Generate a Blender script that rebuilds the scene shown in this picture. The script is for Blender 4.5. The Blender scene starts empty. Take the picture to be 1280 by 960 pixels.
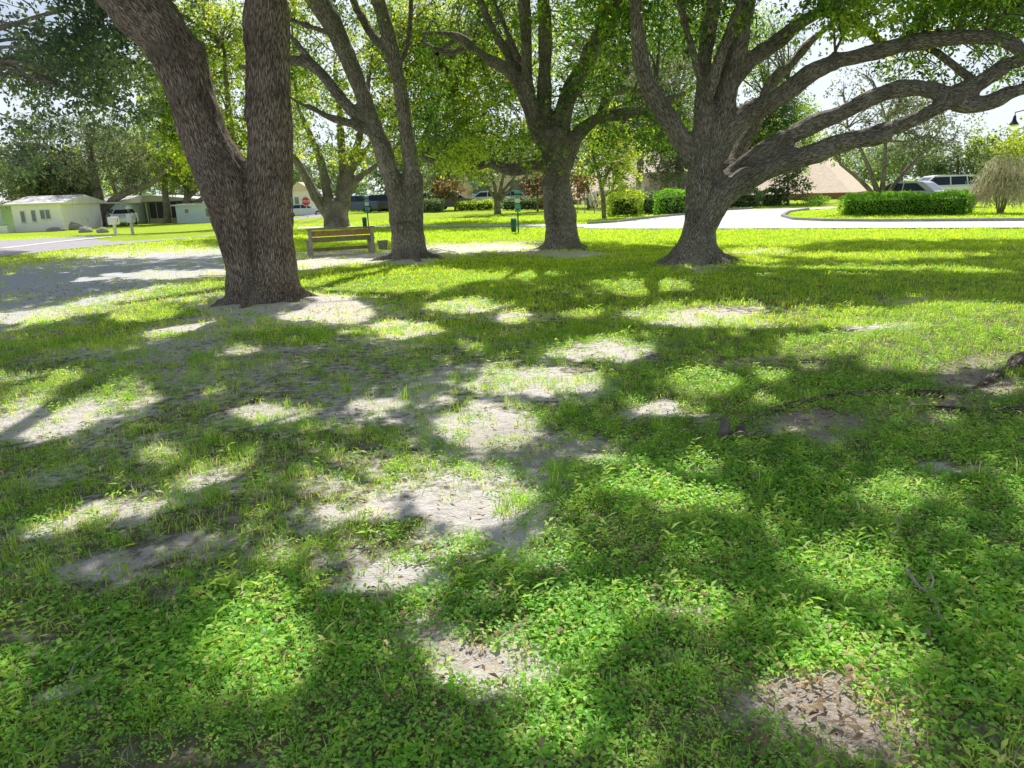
import bpy, bmesh, math
import numpy as np
from mathutils import Vector, Matrix, kdtree
from mathutils.geometry import tessellate_polygon

rng = np.random.default_rng(11)
scene = bpy.context.scene
C = scene.collection
PI = math.pi

# ------------------------------------------------------------------ camera model
F = 920.0
TH = math.radians(14.62)
RO = math.radians(1.97)
CAM = np.array([0.0, 0.0, 1.6])
fw = np.array([0, math.cos(TH), -math.sin(TH)])
r0 = np.array([1.0, 0, 0]); u0 = np.array([0, math.sin(TH), math.cos(TH)])
rt = math.cos(RO) * r0 - math.sin(RO) * u0
up = math.sin(RO) * r0 + math.cos(RO) * u0

SUN_AZ = math.radians(5.0)
SUN_EL = math.radians(54.0)
SUN = np.array([math.sin(SUN_AZ) * math.cos(SUN_EL), math.cos(SUN_AZ) * math.cos(SUN_EL), math.sin(SUN_EL)])


def ray(px, py):
    px = np.asarray(px, float); py = np.asarray(py, float)
    return fw + ((px - 640) / F)[..., None] * rt + ((480 - py) / F)[..., None] * up


def proj(P):
    d = np.asarray(P, float) - CAM
    w = d @ fw
    w = np.where(np.abs(w) < 1e-6, 1e-6, w)
    return 640 + F * (d @ rt) / w, 480 - F * (d @ up) / w, w


def pt(px, py, Y):
    d = ray(px, py)
    return CAM + d * (Y / d[..., 1])[..., None] if d.ndim > 1 else CAM + d * (Y / d[1])


# ------------------------------------------------------------------ noise
TAB = rng.random((256, 256))
TAB3 = rng.random((64, 64, 64))


def vn2(x, y):
    x = np.asarray(x, float); y = np.asarray(y, float)
    xi = np.floor(x).astype(int); yi = np.floor(y).astype(int)
    fx = x - xi; fy = y - yi
    fx = fx * fx * (3 - 2 * fx); fy = fy * fy * (3 - 2 * fy)
    a = TAB[xi & 255, yi & 255]; b = TAB[(xi + 1) & 255, yi & 255]
    c = TAB[xi & 255, (yi + 1) & 255]; d = TAB[(xi + 1) & 255, (yi + 1) & 255]
    return (a * (1 - fx) + b * fx) * (1 - fy) + (c * (1 - fx) + d * fx) * fy


def fbm2(x, y, o=3):
    s = 0; a = 0.5; t = 0
    for i in range(o):
        s = s + a * vn2(x * 2 ** i + 17.3 * i, y * 2 ** i + 5.1 * i); t += a; a *= 0.5
    return s / t


def vn3(P):
    P = np.asarray(P, float)
    I = np.floor(P).astype(int); f = P - I; f = f * f * (3 - 2 * f)
    s = 0
    for dx in (0, 1):
        for dy in (0, 1):
            for dz in (0, 1):
                w = (f[:, 0] if dx else 1 - f[:, 0]) * (f[:, 1] if dy else 1 - f[:, 1]) * (f[:, 2] if dz else 1 - f[:, 2])
                s = s + w * TAB3[(I[:, 0] + dx) & 63, (I[:, 1] + dy) & 63, (I[:, 2] + dz) & 63]
    return s


def sst(a, b, x):
    t = np.clip((np.asarray(x, float) - a) / (b - a), 0, 1)
    return t * t * (3 - 2 * t)


# ------------------------------------------------------------------ terrain
def H(x, y):
    x = np.asarray(x, float); y = np.asarray(y, float)
    near = 1 - sst(14, 26, y)
    z = near * (0.09 * (fbm2(x / 1.7 + 40, y / 1.7 + 40, 3) - 0.5) + 0.10 * (vn2(x / 4.1 + 9, y / 4.1) - 0.5))
    z = z * sst(0.0, 3.0, y)
    z = z + 0.16 * np.exp(-((x - 6.2) ** 2 + (y - 7.3) ** 2) / 5.0)
    for (tx, ty, a, s) in ((-4.0, 12.0, .10, 1.6), (4.0, 15.7, .07, 1.6), (1.4, 20.4, .07, 1.6), (-2.6, 18.9, .05, 1.6)):
        z = z + a * np.exp(-((x - tx) ** 2 + (y - ty) ** 2) / s)
    z = z - 0.40 * sst(40, 55, y) * sst(-14, -24, x)
    z = z + 0.28 * sst(39, 54, y) * sst(-20, -12, x) * (1 - sst(3, 9, x))
    return z


def gp(px, py, lift=0.0):
    px = np.asarray(px, float); py = np.asarray(py, float)
    d = ray(px, py)
    dz = np.minimum(d[..., 2], -1e-3)
    z = np.zeros(px.shape)
    for _ in range(12):
        t = (z - CAM[2]) / dz
        P = CAM + d * t[..., None]
        z = 0.5 * z + 0.5 * H(P[..., 0], P[..., 1])
    P = CAM + d * ((z - CAM[2]) / dz)[..., None]
    P[..., 2] = H(P[..., 0], P[..., 1]) + lift
    return P


def gH(x, y):
    return float(H(x, y))


# ------------------------------------------------------------------ ground maps (what is bare, what is sunlit), rasterised over the lawn
GW, GHT, GS = 420, 250, 4.0   # raster of the lawn at 4 units per cell, offset -200 in x
def raster(lst, default, warp=9.0, soft=0.35, rows=None):
    X, Y = np.meshgrid(np.arange(GW) * GS - 200, np.arange(GHT) * GS)
    k = np.clip((Y - 230) / 450, 0.10, 1.0)
    wx = X + (fbm2(X / 46 + 3, Y / (46 * k) + 8, 3) - .5) * 5.5 * warp * (0.4 + k)
    wy = Y + (fbm2(X / 40 + 50, Y / (40 * k) + 21, 3) - .5) * 4.2 * warp * k
    out = np.full(X.shape, float(default)) if rows is None else rows(X, Y)
    for e in lst:
        cx, cy, rx, ry = e[:4]; rot = math.radians(e[4]) if len(e) > 4 else 0; v = e[5] if len(e) > 5 else 1.0
        dx = wx - cx; dy = wy - cy
        a = dx * math.cos(rot) + dy * math.sin(rot); b = -dx * math.sin(rot) + dy * math.cos(rot)
        q = np.sqrt((a / rx) ** 2 + (b / ry) ** 2)
        m = 1 - sst(1 - soft, 1 + soft, q)
        out = out * (1 - m) + v * m
    return out


def look(R, px, py):
    x = np.clip((np.asarray(px) + 200) / GS, 0, GW - 1.001); y = np.clip(np.asarray(py) / GS, 0, GHT - 1.001)
    xi = x.astype(int); yi = y.astype(int); fx = x - xi; fy = y - yi
    return (R[yi, xi] * (1 - fx) + R[yi, xi + 1] * fx) * (1 - fy) + (R[yi + 1, xi] * (1 - fx) + R[yi + 1, xi + 1] * fx) * fy


LIT = [
 (1000, 291, 420, 8), (790, 296, 70, 7), (945, 300, 60, 8), (940, 315, 45, 5), (1110, 319, 130, 4), (1135, 339, 130, 6),
 (945, 335, 30, 13), (868, 333, 8, 8), (1160, 375, 34, 3), (815, 363, 66, 9), (880, 398, 95, 15), (1050, 402, 100, 10),
 (1195, 414, 115, 22), (1060, 437, 95, 12), (1200, 455, 95, 12), (755, 441, 60, 17), (690, 482, 62, 15), (885, 490, 40, 16),
 (975, 479, 18, 7), (1027, 465, 20, 5), (190, 370, 110, 10, -8), (470, 354, 110, 9), (405, 374, 38, 6), (560, 345, 140, 8),
 (420, 330, 62, 5), (600, 310, 75, 5), (560, 300, 150, 5), (410, 393, 55, 13), (230, 414, 52, 13, -15), (180, 394, 34, 9),
 (308, 446, 26, 7), (500, 416, 42, 9), (582, 384, 46, 9), (650, 399, 24, 8), (593, 434, 15, 5), (725, 396, 30, 5), (620, 487, 26, 10),
 (20, 474, 26, 6), (30, 520, 46, 18, -15), (74, 487, 20, 16), (90, 522, 66, 15, -12), (125, 478, 15, 18), (180, 500, 30, 9),
 (342, 522, 50, 12), (470, 507, 36, 8), (560, 498, 14, 8), (620, 477, 26, 19), (605, 540, 58, 28), (200, 573, 20, 12), (430, 543, 34, 5),
 (268, 592, 52, 13, -10), (470, 600, 88, 22), (580, 625, 62, 38), (440, 642, 48, 17), (115, 650, 88, 11, -14), (490, 690, 14, 7),
 (150, 676, 40, 9, 0, .5), (805, 623, 38, 15), (897, 640, 30, 17, 20), (745, 590, 29, 14), (835, 518, 46, 6), (720, 650, 22, 9),
 (955, 675, 18, 10), (330, 815, 54, 54), (450, 812, 22, 11, 0, .6), (490, 717, 30, 22), (120, 710, 16, 6), (665, 708, 46, 20),
 (610, 836, 66, 38), (720, 800, 72, 42), (850, 775, 62, 17), (690, 917, 48, 38), (815, 868, 28, 22), (885, 865, 17, 15),
 (525, 775, 26, 12), (800, 860, 80, 26, 0, .55), (1060, 730, 74, 31), (1120, 630, 60, 20), (865, 638, 45, 16), (865, 592, 26, 10),
 (885, 775, 60, 18), (885, 840, 60, 38, 0, .6), (1050, 806, 76, 24, 0, .6), (1035, 870, 98, 33, -15), (1140, 920, 20, 15),
 (1115, 735, 13, 10), (1250, 715, 24, 15, 0, .5), (1190, 530, 24, 9), (1160, 470, 40, 8), (1265, 490, 14, 9), (1000, 545, 22, 5),
 (170, 316, 120, 6), (190, 345, 98, 4, -3), (110, 385, 110, 7, -6), (30, 396, 60, 6), (100, 307, 130, 7),
 (-60, 520, 60, 20), (1340, 430, 80, 20), (1330, 640, 60, 20),
]
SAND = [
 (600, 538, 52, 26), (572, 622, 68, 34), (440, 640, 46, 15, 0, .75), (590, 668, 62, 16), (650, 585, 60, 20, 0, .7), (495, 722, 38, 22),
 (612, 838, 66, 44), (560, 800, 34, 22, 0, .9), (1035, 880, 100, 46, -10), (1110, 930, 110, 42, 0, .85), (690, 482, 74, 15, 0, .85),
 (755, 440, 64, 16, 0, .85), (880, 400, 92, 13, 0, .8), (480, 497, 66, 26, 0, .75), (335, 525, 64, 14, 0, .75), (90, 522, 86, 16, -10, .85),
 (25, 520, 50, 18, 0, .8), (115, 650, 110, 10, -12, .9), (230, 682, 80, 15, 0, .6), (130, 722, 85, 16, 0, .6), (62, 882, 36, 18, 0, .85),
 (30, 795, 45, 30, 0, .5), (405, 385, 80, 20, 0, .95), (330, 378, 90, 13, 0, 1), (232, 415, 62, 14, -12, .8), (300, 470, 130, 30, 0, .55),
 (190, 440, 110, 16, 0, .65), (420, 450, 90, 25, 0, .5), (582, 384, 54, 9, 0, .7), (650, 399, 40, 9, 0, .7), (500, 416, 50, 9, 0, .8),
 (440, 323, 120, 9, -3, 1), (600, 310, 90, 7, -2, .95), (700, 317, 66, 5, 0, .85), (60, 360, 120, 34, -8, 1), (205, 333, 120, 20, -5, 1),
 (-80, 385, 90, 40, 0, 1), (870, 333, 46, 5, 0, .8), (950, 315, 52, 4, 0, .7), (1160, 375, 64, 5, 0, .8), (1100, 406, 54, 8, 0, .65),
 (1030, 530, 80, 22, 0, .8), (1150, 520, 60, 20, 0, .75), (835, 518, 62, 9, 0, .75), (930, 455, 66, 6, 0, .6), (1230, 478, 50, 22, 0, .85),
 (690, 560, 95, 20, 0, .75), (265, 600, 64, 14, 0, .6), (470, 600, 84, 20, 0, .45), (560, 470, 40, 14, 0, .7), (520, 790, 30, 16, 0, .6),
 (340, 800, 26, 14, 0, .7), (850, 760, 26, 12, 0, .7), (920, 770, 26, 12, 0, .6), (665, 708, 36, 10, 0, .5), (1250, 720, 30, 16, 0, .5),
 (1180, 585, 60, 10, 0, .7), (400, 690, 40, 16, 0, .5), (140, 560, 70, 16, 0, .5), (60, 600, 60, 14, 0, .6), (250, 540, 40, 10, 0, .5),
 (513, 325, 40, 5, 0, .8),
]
WEED = [
 (930, 740, 400, 240), (1120, 560, 300, 90), (180, 880, 330, 120, 0, .72), (520, 900, 260, 100, 0, .9), (900, 500, 120, 30, 0, .5), (380, 780, 160, 60, 0, .8),
]
LOTM = raster([(40, 362, 150, 30, -8), (205, 330, 130, 16, -5), (-100, 385, 110, 36)], 0.0, warp=4, soft=.4)
BRNM = raster([(1035, 880, 150, 70, -10), (1120, 935, 160, 60), (600, 800, 90, 40, 0, .5), (1040, 528, 130, 36), (1210, 490, 120, 60), (680, 560, 110, 28, 0, .6), (230, 690, 200, 60, 0, .45), (300, 470, 200, 50, 0, .45), (930, 455, 90, 12, 0, .8)], 0.0, warp=8, soft=.6)
LITM = raster(LIT, 0.0, warp=9.0, soft=0.35, rows=lambda X, Y: np.where(Y < 298, 0.8, 0.04))
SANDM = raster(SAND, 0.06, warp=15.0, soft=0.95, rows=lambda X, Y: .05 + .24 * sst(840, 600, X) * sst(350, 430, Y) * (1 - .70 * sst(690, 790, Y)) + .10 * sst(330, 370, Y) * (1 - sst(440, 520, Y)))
WEEDM = raster(WEED, 0.05, warp=10.0, soft=0.3)


def sand_at(x, y):
    P = np.stack([x, y, H(x, y)], -1)
    px, py, w = proj(P)
    s = look(SANDM, px, py)
    s = np.where(w < 0.5, 0.3, s)
    s = s * (1 - sst(34, 42, y))
    return np.clip(s, 0, 1)


def lit_filter(P, strength=1.0):
    """True for leaves that may stay: their shadow does not fall on a sunlit patch of the lawn."""
    t = P[:, 2] / SUN[2]
    G = P - SUN * t[:, None]
    px, py, w = proj(G)
    inside = (w > 1.0) & (px > -190) & (px < 1470) & (py < 995) & (G[:, 1] < 34)
    L = look(LITM, px, py) + (fbm2(G[:, 0] * 3.2 + 31, G[:, 1] * 2.3 + 7, 3) - .5) * 1.15 + (vn2(G[:, 0] * 6.5 + 3, G[:, 1] * 4.6 + 11) - .5) * .55
    L = sst(.35, .56, L)
    return ~(inside & (rng.random(len(P)) < L * strength))


# ------------------------------------------------------------------ materials
def new_mat(name):
    m = bpy.data.materials.new(name); m.use_nodes = True
    nt = m.node_tree; nt.nodes.clear()
    out = nt.nodes.new('ShaderNodeOutputMaterial')
    return m, nt, out


def N(nt, t, **kw):
    n = nt.nodes.new(t)
    for k, v in kw.items():
        if hasattr(n, k): setattr(n, k, v)
    return n


def ramp(nt, fac, stops, interp='LINEAR'):
    n = nt.nodes.new('ShaderNodeValToRGB'); n.color_ramp.interpolation = interp
    e = n.color_ramp.elements
    while len(e) < len(stops): e.new(0.5)
    for i, (p, c) in enumerate(stops):
        e[i].position = p; e[i].color = (c[0], c[1], c[2], 1)
    nt.links.new(fac, n.inputs[0]); return n


def mixc(nt, fac, a, b, typ='MIX'):
    n = nt.nodes.new('ShaderNodeMix'); n.data_type = 'RGBA'; n.blend_type = typ
    if isinstance(fac, (int, float)): n.inputs[0].default_value = fac
    else: nt.links.new(fac, n.inputs[0])
    for s, v in ((6, a), (7, b)):
        if isinstance(v, tuple): n.inputs[s].default_value = (*v, 1)
        else: nt.links.new(v, n.inputs[s])
    return n.outputs[2]


def noise(nt, vec, scale, detail=3, rough=.55):
    n = nt.nodes.new('ShaderNodeTexNoise'); n.inputs['Scale'].default_value = scale
    n.inputs['Detail'].default_value = detail; n.inputs['Roughness'].default_value = rough
    if vec is not None: nt.links.new(vec, n.inputs['Vector'])
    return n.outputs['Fac']


def math_n(nt, op, a, b=0.0, c=None, clamp=False):
    n = nt.nodes.new('ShaderNodeMath'); n.operation = op; n.use_clamp = clamp
    for i, v in enumerate((a, b) if c is None else (a, b, c)):
        if isinstance(v, (int, float)): n.inputs[i].default_value = v
        else: nt.links.new(v, n.inputs[i])
    return n.outputs[0]


def attr(nt, name, out='Fac'):
    n = nt.nodes.new('ShaderNodeAttribute'); n.attribute_name = name
    return n.outputs[out]


def objco(nt):
    return nt.nodes.new('ShaderNodeTexCoord').outputs['Object']


def simple(name, col, rough=.6, var=.15, scale=8.0, metal=0.0, bump=0.0, spec=.4):
    m, nt, out = new_mat(name)
    b = N(nt, 'ShaderNodeBsdfPrincipled')
    f = noise(nt, objco(nt), scale, 5)
    d = tuple(c * (1 - var) for c in col); l = tuple(min(1, c * (1 + var)) for c in col)
    nt.links.new(ramp(nt, f, [(.3, d), (.7, l)]).outputs[0], b.inputs['Base Color'])
    b.inputs['Roughness'].default_value = rough; b.inputs['Metallic'].default_value = metal
    b.inputs['Specular IOR Level'].default_value = spec
    if bump:
        bp = N(nt, 'ShaderNodeBump'); bp.inputs['Strength'].default_value = bump; bp.inputs['Distance'].default_value = .02
        nt.links.new(noise(nt, objco(nt), scale * 4, 5), bp.inputs['Height']); nt.links.new(bp.outputs[0], b.inputs['Normal'])
    nt.links.new(b.outputs[0], out.inputs[0]); return m


def leaf_mat(name, stops, trans, tfac=.45, rough=.5, spec=.3):
    m, nt, out = new_mat(name)
    v = attr(nt, 'v')
    col = ramp(nt, v, stops).outputs[0]
    b = N(nt, 'ShaderNodeBsdfPrincipled'); b.inputs['Roughness'].default_value = rough
    b.inputs['Specular IOR Level'].default_value = spec
    nt.links.new(col, b.inputs['Base Color'])
    t = N(nt, 'ShaderNodeBsdfTranslucent')
    nt.links.new(mixc(nt, 1.0, col, trans, 'MULTIPLY'), t.inputs[0])
    mx = N(nt, 'ShaderNodeMixShader'); mx.inputs[0].default_value = tfac
    nt.links.new(b.outputs[0], mx.inputs[1]); nt.links.new(t.outputs[0], mx.inputs[2])
    nt.links.new(mx.outputs[0], out.inputs[0]); return m


def bark_mat(name, ridge, furrow, lichen, sc=1.0, bump=1.0):
    m, nt, out = new_mat(name)
    bk = attr(nt, 'bk', 'Vector')
    mp = N(nt, 'ShaderNodeMapping'); mp.inputs['Scale'].default_value = (34 * sc, 34 * sc, 4.2 * sc)
    nt.links.new(bk, mp.inputs[0])
    nz = N(nt, 'ShaderNodeTexNoise'); nz.inputs['Scale'].default_value = 1.1; nz.inputs['Detail'].default_value = 3
    nt.links.new(mp.outputs[0], nz.inputs['Vector'])
    ad = N(nt, 'ShaderNodeVectorMath', operation='MULTIPLY_ADD')
    nt.links.new(nz.outputs['Color'], ad.inputs[0]); ad.inputs[1].default_value = (1.5, 1.5, 1.5)
    nt.links.new(mp.outputs[0], ad.inputs[2])
    vo = N(nt, 'ShaderNodeTexVoronoi', feature='DISTANCE_TO_EDGE'); vo.inputs['Scale'].default_value = 1.0
    nt.links.new(ad.outputs[0], vo.inputs['Vector'])
    edge = math_n(nt, 'MULTIPLY', vo.outputs['Distance'], 3.2, clamp=True)
    fine = noise(nt, ad.outputs[0], 2.6, 5, .65)
    hgt = math_n(nt, 'ADD', math_n(nt, 'MULTIPLY', edge, .75), math_n(nt, 'MULTIPLY', fine, .5))
    c1 = ramp(nt, hgt, [(.26, furrow), (.66, ridge), (1.0, tuple(min(1, c * 1.35) for c in ridge))]).outputs[0]
    big = noise(nt, bk, 2.3, 4, .6)
    lm = ramp(nt, big, [(.52, (0, 0, 0)), (.72, (1, 1, 1))]).outputs[0]
    c2 = mixc(nt, math_n(nt, 'MULTIPLY', lm, .55), c1, lichen)
    big2 = noise(nt, bk, 1.3, 5)
    c3 = mixc(nt, 1.0, c2, ramp(nt, big2, [(.3, (.60, .57, .55)), (.5, (.95, .93, .90)), (.7, (1.18, 1.16, 1.12))]).outputs[0], 'MULTIPLY')
    b = N(nt, 'ShaderNodeBsdfPrincipled'); b.inputs['Roughness'].default_value = .9; b.inputs['Specular IOR Level'].default_value = .15
    nt.links.new(c3, b.inputs['Base Color'])
    bp = N(nt, 'ShaderNodeBump'); bp.inputs['Strength'].default_value = bump; bp.inputs['Distance'].default_value = .08
    nt.links.new(hgt, bp.inputs['Height']); nt.links.new(bp.outputs[0], b.inputs['Normal'])
    nt.links.new(b.outputs[0], out.inputs[0]); return m


M = {}
M['bark_brown'] = bark_mat('bark_brown', (.53, .44, .37), (.085, .064, .053), (.50, .455, .40), 1.45, .9)
M['bark_grey'] = bark_mat('bark_grey', (.58, .53, .465), (.11, .092, .078), (.62, .59, .54), 1.5, .8)
M['bark_pale'] = bark_mat('bark_pale', (.46, .41, .35), (.14, .12, .10), (.56, .54, .50), 1.0, .7)
M['leaf_oak'] = leaf_mat('leaf_oak', [(0, (.022, .058, .022)), (.4, (.075, .16, .04)), (.7, (.20, .33, .06)), (.92, (.38, .50, .08)), (1, (.42, .36, .11))], (3.2, 2.9, 1.4), .55)
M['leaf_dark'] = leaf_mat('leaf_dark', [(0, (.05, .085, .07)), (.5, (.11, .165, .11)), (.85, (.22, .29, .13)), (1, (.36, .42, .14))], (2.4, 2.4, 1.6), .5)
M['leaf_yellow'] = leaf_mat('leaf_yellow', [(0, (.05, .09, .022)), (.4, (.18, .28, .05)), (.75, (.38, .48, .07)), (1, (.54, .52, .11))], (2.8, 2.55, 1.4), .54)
M['leaf_grey'] = leaf_mat('leaf_grey', [(0, (.07, .10, .055)), (.5, (.17, .22, .11)), (1, (.36, .39, .22))], (1.7, 1.7, 1.2), .45)
M['leaf_brown'] = leaf_mat('leaf_brown', [(0, (.16, .11, .05)), (.5, (.30, .20, .10)), (1, (.38, .32, .16))], (1.8, 1.5, 1.0), .4)
M['leaf_red'] = leaf_mat('leaf_red', [(0, (.10, .06, .04)), (.6, (.20, .12, .07)), (1, (.26, .22, .10))], (1.8, 1.5, 1.2), .4)
M['leaf_far_haze'] = leaf_mat('leaf_far_haze', [(0, (.10, .15, .09)), (.5, (.20, .28, .14)), (1, (.38, .45, .21))], (1.9, 1.9, 1.2), .48)  # paler leaf colour stands in for the haze of distance
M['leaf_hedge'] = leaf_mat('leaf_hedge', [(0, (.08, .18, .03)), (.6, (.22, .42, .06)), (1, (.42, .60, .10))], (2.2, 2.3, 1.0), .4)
M['straw'] = leaf_mat('straw', [(0, (.46, .41, .35)), (.6, (.72, .65, .57)), (1, (.66, .67, .48))], (1.5, 1.4, 1.1), .35, .7)
M['weed'] = leaf_mat('weed', [(0, (.09, .27, .05)), (.5, (.27, .56, .085)), (.9, (.56, .79, .13)), (1, (.78, .70, .24))], (2.0, 1.9, .8), .4, .45, .35)
M['grass'] = leaf_mat('grass', [(0, (.15, .31, .045)), (.5, (.34, .56, .075)), (.85, (.57, .71, .13)), (1, (.84, .74, .44))], (1.9, 1.9, .8), .42, .5, .3)
M['lawn'] = leaf_mat('lawn', [(0, (.28, .46, .04)), (.5, (.54, .72, .055)), (.9, (.74, .81, .10)), (1, (.84, .76, .38))], (1.9, 1.9, .8), .42, .5, .25)
M['litter'] = leaf_mat('litter', [(0, (.24, .15, .08)), (.5, (.42, .30, .17)), (.9, (.58, .46, .29)), (1, (.66, .52, .28))], (1.2, 1.1, 1), .2, .7, .25)


def ground_mat():
    m, nt, out = new_mat('ground')
    co = objco(nt)
    s = attr(nt, 'sand')
    n1 = noise(nt, co, 2.2, 6, .62); n2 = noise(nt, co, 14, 5, .65); n3 = noise(nt, co, 90, 4, .7); n4 = noise(nt, co, .35, 3)
    q = math_n(nt, 'ADD', s, math_n(nt, 'MULTIPLY', math_n(nt, 'SUBTRACT', n1, .5), .75))
    q = math_n(nt, 'ADD', q, math_n(nt, 'MULTIPLY', math_n(nt, 'SUBTRACT', n2, .5), 1.1))
    fac = ramp(nt, q, [(.16, (0, 0, 0)), (.62, (1, 1, 1))]).outputs[0]
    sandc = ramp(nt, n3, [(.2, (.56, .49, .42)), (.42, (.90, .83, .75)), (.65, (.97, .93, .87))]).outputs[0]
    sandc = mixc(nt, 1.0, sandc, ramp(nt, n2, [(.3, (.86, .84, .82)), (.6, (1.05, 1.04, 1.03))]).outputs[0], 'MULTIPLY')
    bare = ramp(nt, n2, [(.3, (.17, .14, .11)), (.55, (.30, .26, .21)), (.75, (.44, .39, .33))]).outputs[0]
    sandc = mixc(nt, ramp(nt, q, [(.30, (0, 0, 0)), (.56, (1, 1, 1))]).outputs[0], bare, sandc)
    brn = ramp(nt, n3, [(.28, (.24, .18, .14)), (.5, (.50, .41, .33)), (.72, (.74, .65, .56))]).outputs[0]
    sandc = mixc(nt, math_n(nt, 'MULTIPLY', attr(nt, 'brown'), .8), sandc, brn)
    sandc = mixc(nt, attr(nt, 'lot'), sandc, ramp(nt, n2, [(.3, (.66, .65, .66)), (.7, (.86, .86, .88))]).outputs[0])
    soil = ramp(nt, n2, [(.3, (.15, .14, .08)), (.5, (.24, .23, .12)), (.62, (.38, .33, .25)), (.8, (.55, .49, .42))]).outputs[0]
    lawn = ramp(nt, noise(nt, co, 6, 6, .7), [(.3, (.30, .44, .03)), (.55, (.46, .62, .045)), (.75, (.60, .68, .10))]).outputs[0]
    lawn = mixc(nt, 1.0, lawn, ramp(nt, n4, [(.3, (.85, .9, .8)), (.7, (1.1, 1.05, 1.1))]).outputs[0], 'MULTIPLY')
    g = mixc(nt, attr(nt, 'far'), soil, lawn)
    col = mixc(nt, fac, g, sandc)
    b = N(nt, 'ShaderNodeBsdfPrincipled'); b.inputs['Roughness'].default_value = .95; b.inputs['Specular IOR Level'].default_value = .1
    nt.links.new(col, b.inputs['Base Color'])
    bp = N(nt, 'ShaderNodeBump'); bp.inputs['Strength'].default_value = .9; bp.inputs['Distance'].default_value = .025
    clod = noise(nt, co, 6.5, 4, .6)
    nt.links.new(math_n(nt, 'ADD', math_n(nt, 'MULTIPLY', clod, 2.6), math_n(nt, 'ADD', n3, math_n(nt, 'MULTIPLY', n2, 1.8))), bp.inputs['Height'])
    nt.links.new(bp.outputs[0], b.inputs['Normal'])
    nt.links.new(b.outputs[0], out.inputs[0]); return m


M['ground'] = ground_mat()
M['asphalt'] = simple('asphalt', (.46, .43, .45), .9, .15, 3.0, spec=.2)
M['concrete'] = simple('concrete', (.72, .71, .69), .9, .16, 1.2, spec=.2)
M['kerb'] = simple('kerb', (.38, .37, .36), .9, .15, 3.0)
M['white_line'] = simple('white_line', (.75, .75, .74), .8, .08, 5)
M['white_wall'] = simple('white_wall', (.95, .89, .97), .8, .05, 1.5)
M['shaded_white_wall'] = simple('shaded_white_wall', (.62, .72, .80), .8, .05, 1.5)  # white wall with its bluish shade put into the colour
M['white_roof'] = simple('white_roof', (.74, .71, .68), .7, .08, 2)
M['peach_wall'] = simple('peach_wall', (.80, .60, .50), .85, .06, 1.0)
M['peach_roof'] = simple('peach_roof', (.86, .69, .54), .85, .16, 5.0)
M['cream_wall'] = simple('cream_wall', (.62, .56, .48), .85, .06, 1.0)
M['fascia'] = simple('fascia', (.30, .12, .09), .7, .1, 2)
M['window_glass'] = simple('window_glass', (.16, .20, .24), .08, .2, 3, spec=.7)
M['dark_glass'] = simple('dark_glass', (.025, .03, .045), .08, .2, 3, spec=.7)
M['screen'] = simple('screen', (.05, .055, .06), .5, .2, 3)
M['frame_white'] = simple('frame_white', (.78, .78, .78), .5, .04, 3)
M['tyre'] = simple('tyre', (.02, .02, .02), .85, .2, 9)
M['rim'] = simple('rim', (.5, .5, .52), .3, .08, 9, metal=.8)
M['red_light'] = simple('red_light', (.5, .02, .02), .25, .1, 9)
M['clear_light'] = simple('clear_light', (.8, .8, .78), .15, .05, 9)
M['wood_brown'] = simple('wood_brown', (.48, .27, .12), .75, .25, 14, bump=.3)
M['wood_olive'] = simple('wood_olive', (.32, .28, .13), .8, .25, 14, bump=.3)
M['wood_grey'] = simple('wood_grey', (.42, .385, .33), .85, .25, 14, bump=.3)
M['stone_grey'] = simple('stone_grey', (.34, .32, .30), .9, .3, 10, bump=.6)
M['root_wood'] = simple('root_wood', (.20, .165, .14), .95, .45, 18, bump=.8)
M['soil_dark'] = simple('soil_dark', (.06, .045, .035), .95, .3, 20)
M['green_metal'] = simple('green_metal', (.02, .12, .10), .5, .15, 9)
M['teal_panel'] = simple('teal_panel', (.10, .36, .38), .5, .1, 9)
M['black_metal'] = simple('black_metal', (.03, .03, .035), .45, .15, 9)
M['stop_red'] = simple('stop_red', (.55, .035, .05), .5, .08, 9)
M['sign_blue'] = simple('sign_blue', (.06, .10, .42), .5, .08, 9)
M['sign_pale_blue'] = simple('sign_pale_blue', (.30, .40, .72), .5, .08, 9)
M['lamp_glass'] = simple('lamp_glass', (.7, .7, .66), .3, .05, 9)
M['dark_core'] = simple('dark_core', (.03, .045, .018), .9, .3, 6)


def paint(name, col, rough=.25):
    m, nt, out = new_mat(name)
    b = N(nt, 'ShaderNodeBsdfPrincipled')
    f = noise(nt, objco(nt), 3, 4)
    nt.links.new(ramp(nt, f, [(.3, tuple(c * .93 for c in col)), (.7, col)]).outputs[0], b.inputs['Base Color'])
    b.inputs['Roughness'].default_value = rough; b.inputs['Coat Weight'].default_value = .6; b.inputs['Coat Roughness'].default_value = .05
    nt.links.new(b.outputs[0], out.inputs[0]); return m


for k, c in (('white', (.93, .93, .94)), ('silver', (.66, .71, .76)), ('blue', (.05, .08, .30)), ('navy', (.03, .04, .12)),
             ('slate', (.12, .15, .22)), ('aqua', (.38, .52, .55)), ('grey', (.28, .30, .32))):
    M['paint_' + k] = paint('paint_' + k, c)


# ------------------------------------------------------------------ object helpers
def set_props(o, label=None, cat=None, group=None, kind=None):
    if label: o['label'] = label
    if cat: o['category'] = cat
    if group: o['group'] = group
    if kind: o['kind'] = kind
    return o


def thing(name, loc, label, cat, group=None, rz=0.0):
    o = bpy.data.objects.new(name, None); C.objects.link(o)
    o.empty_display_size = .3
    o.location = [float(v) for v in loc]; o.rotation_euler = (0, 0, rz)
    return set_props(o, label, cat, group)


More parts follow.
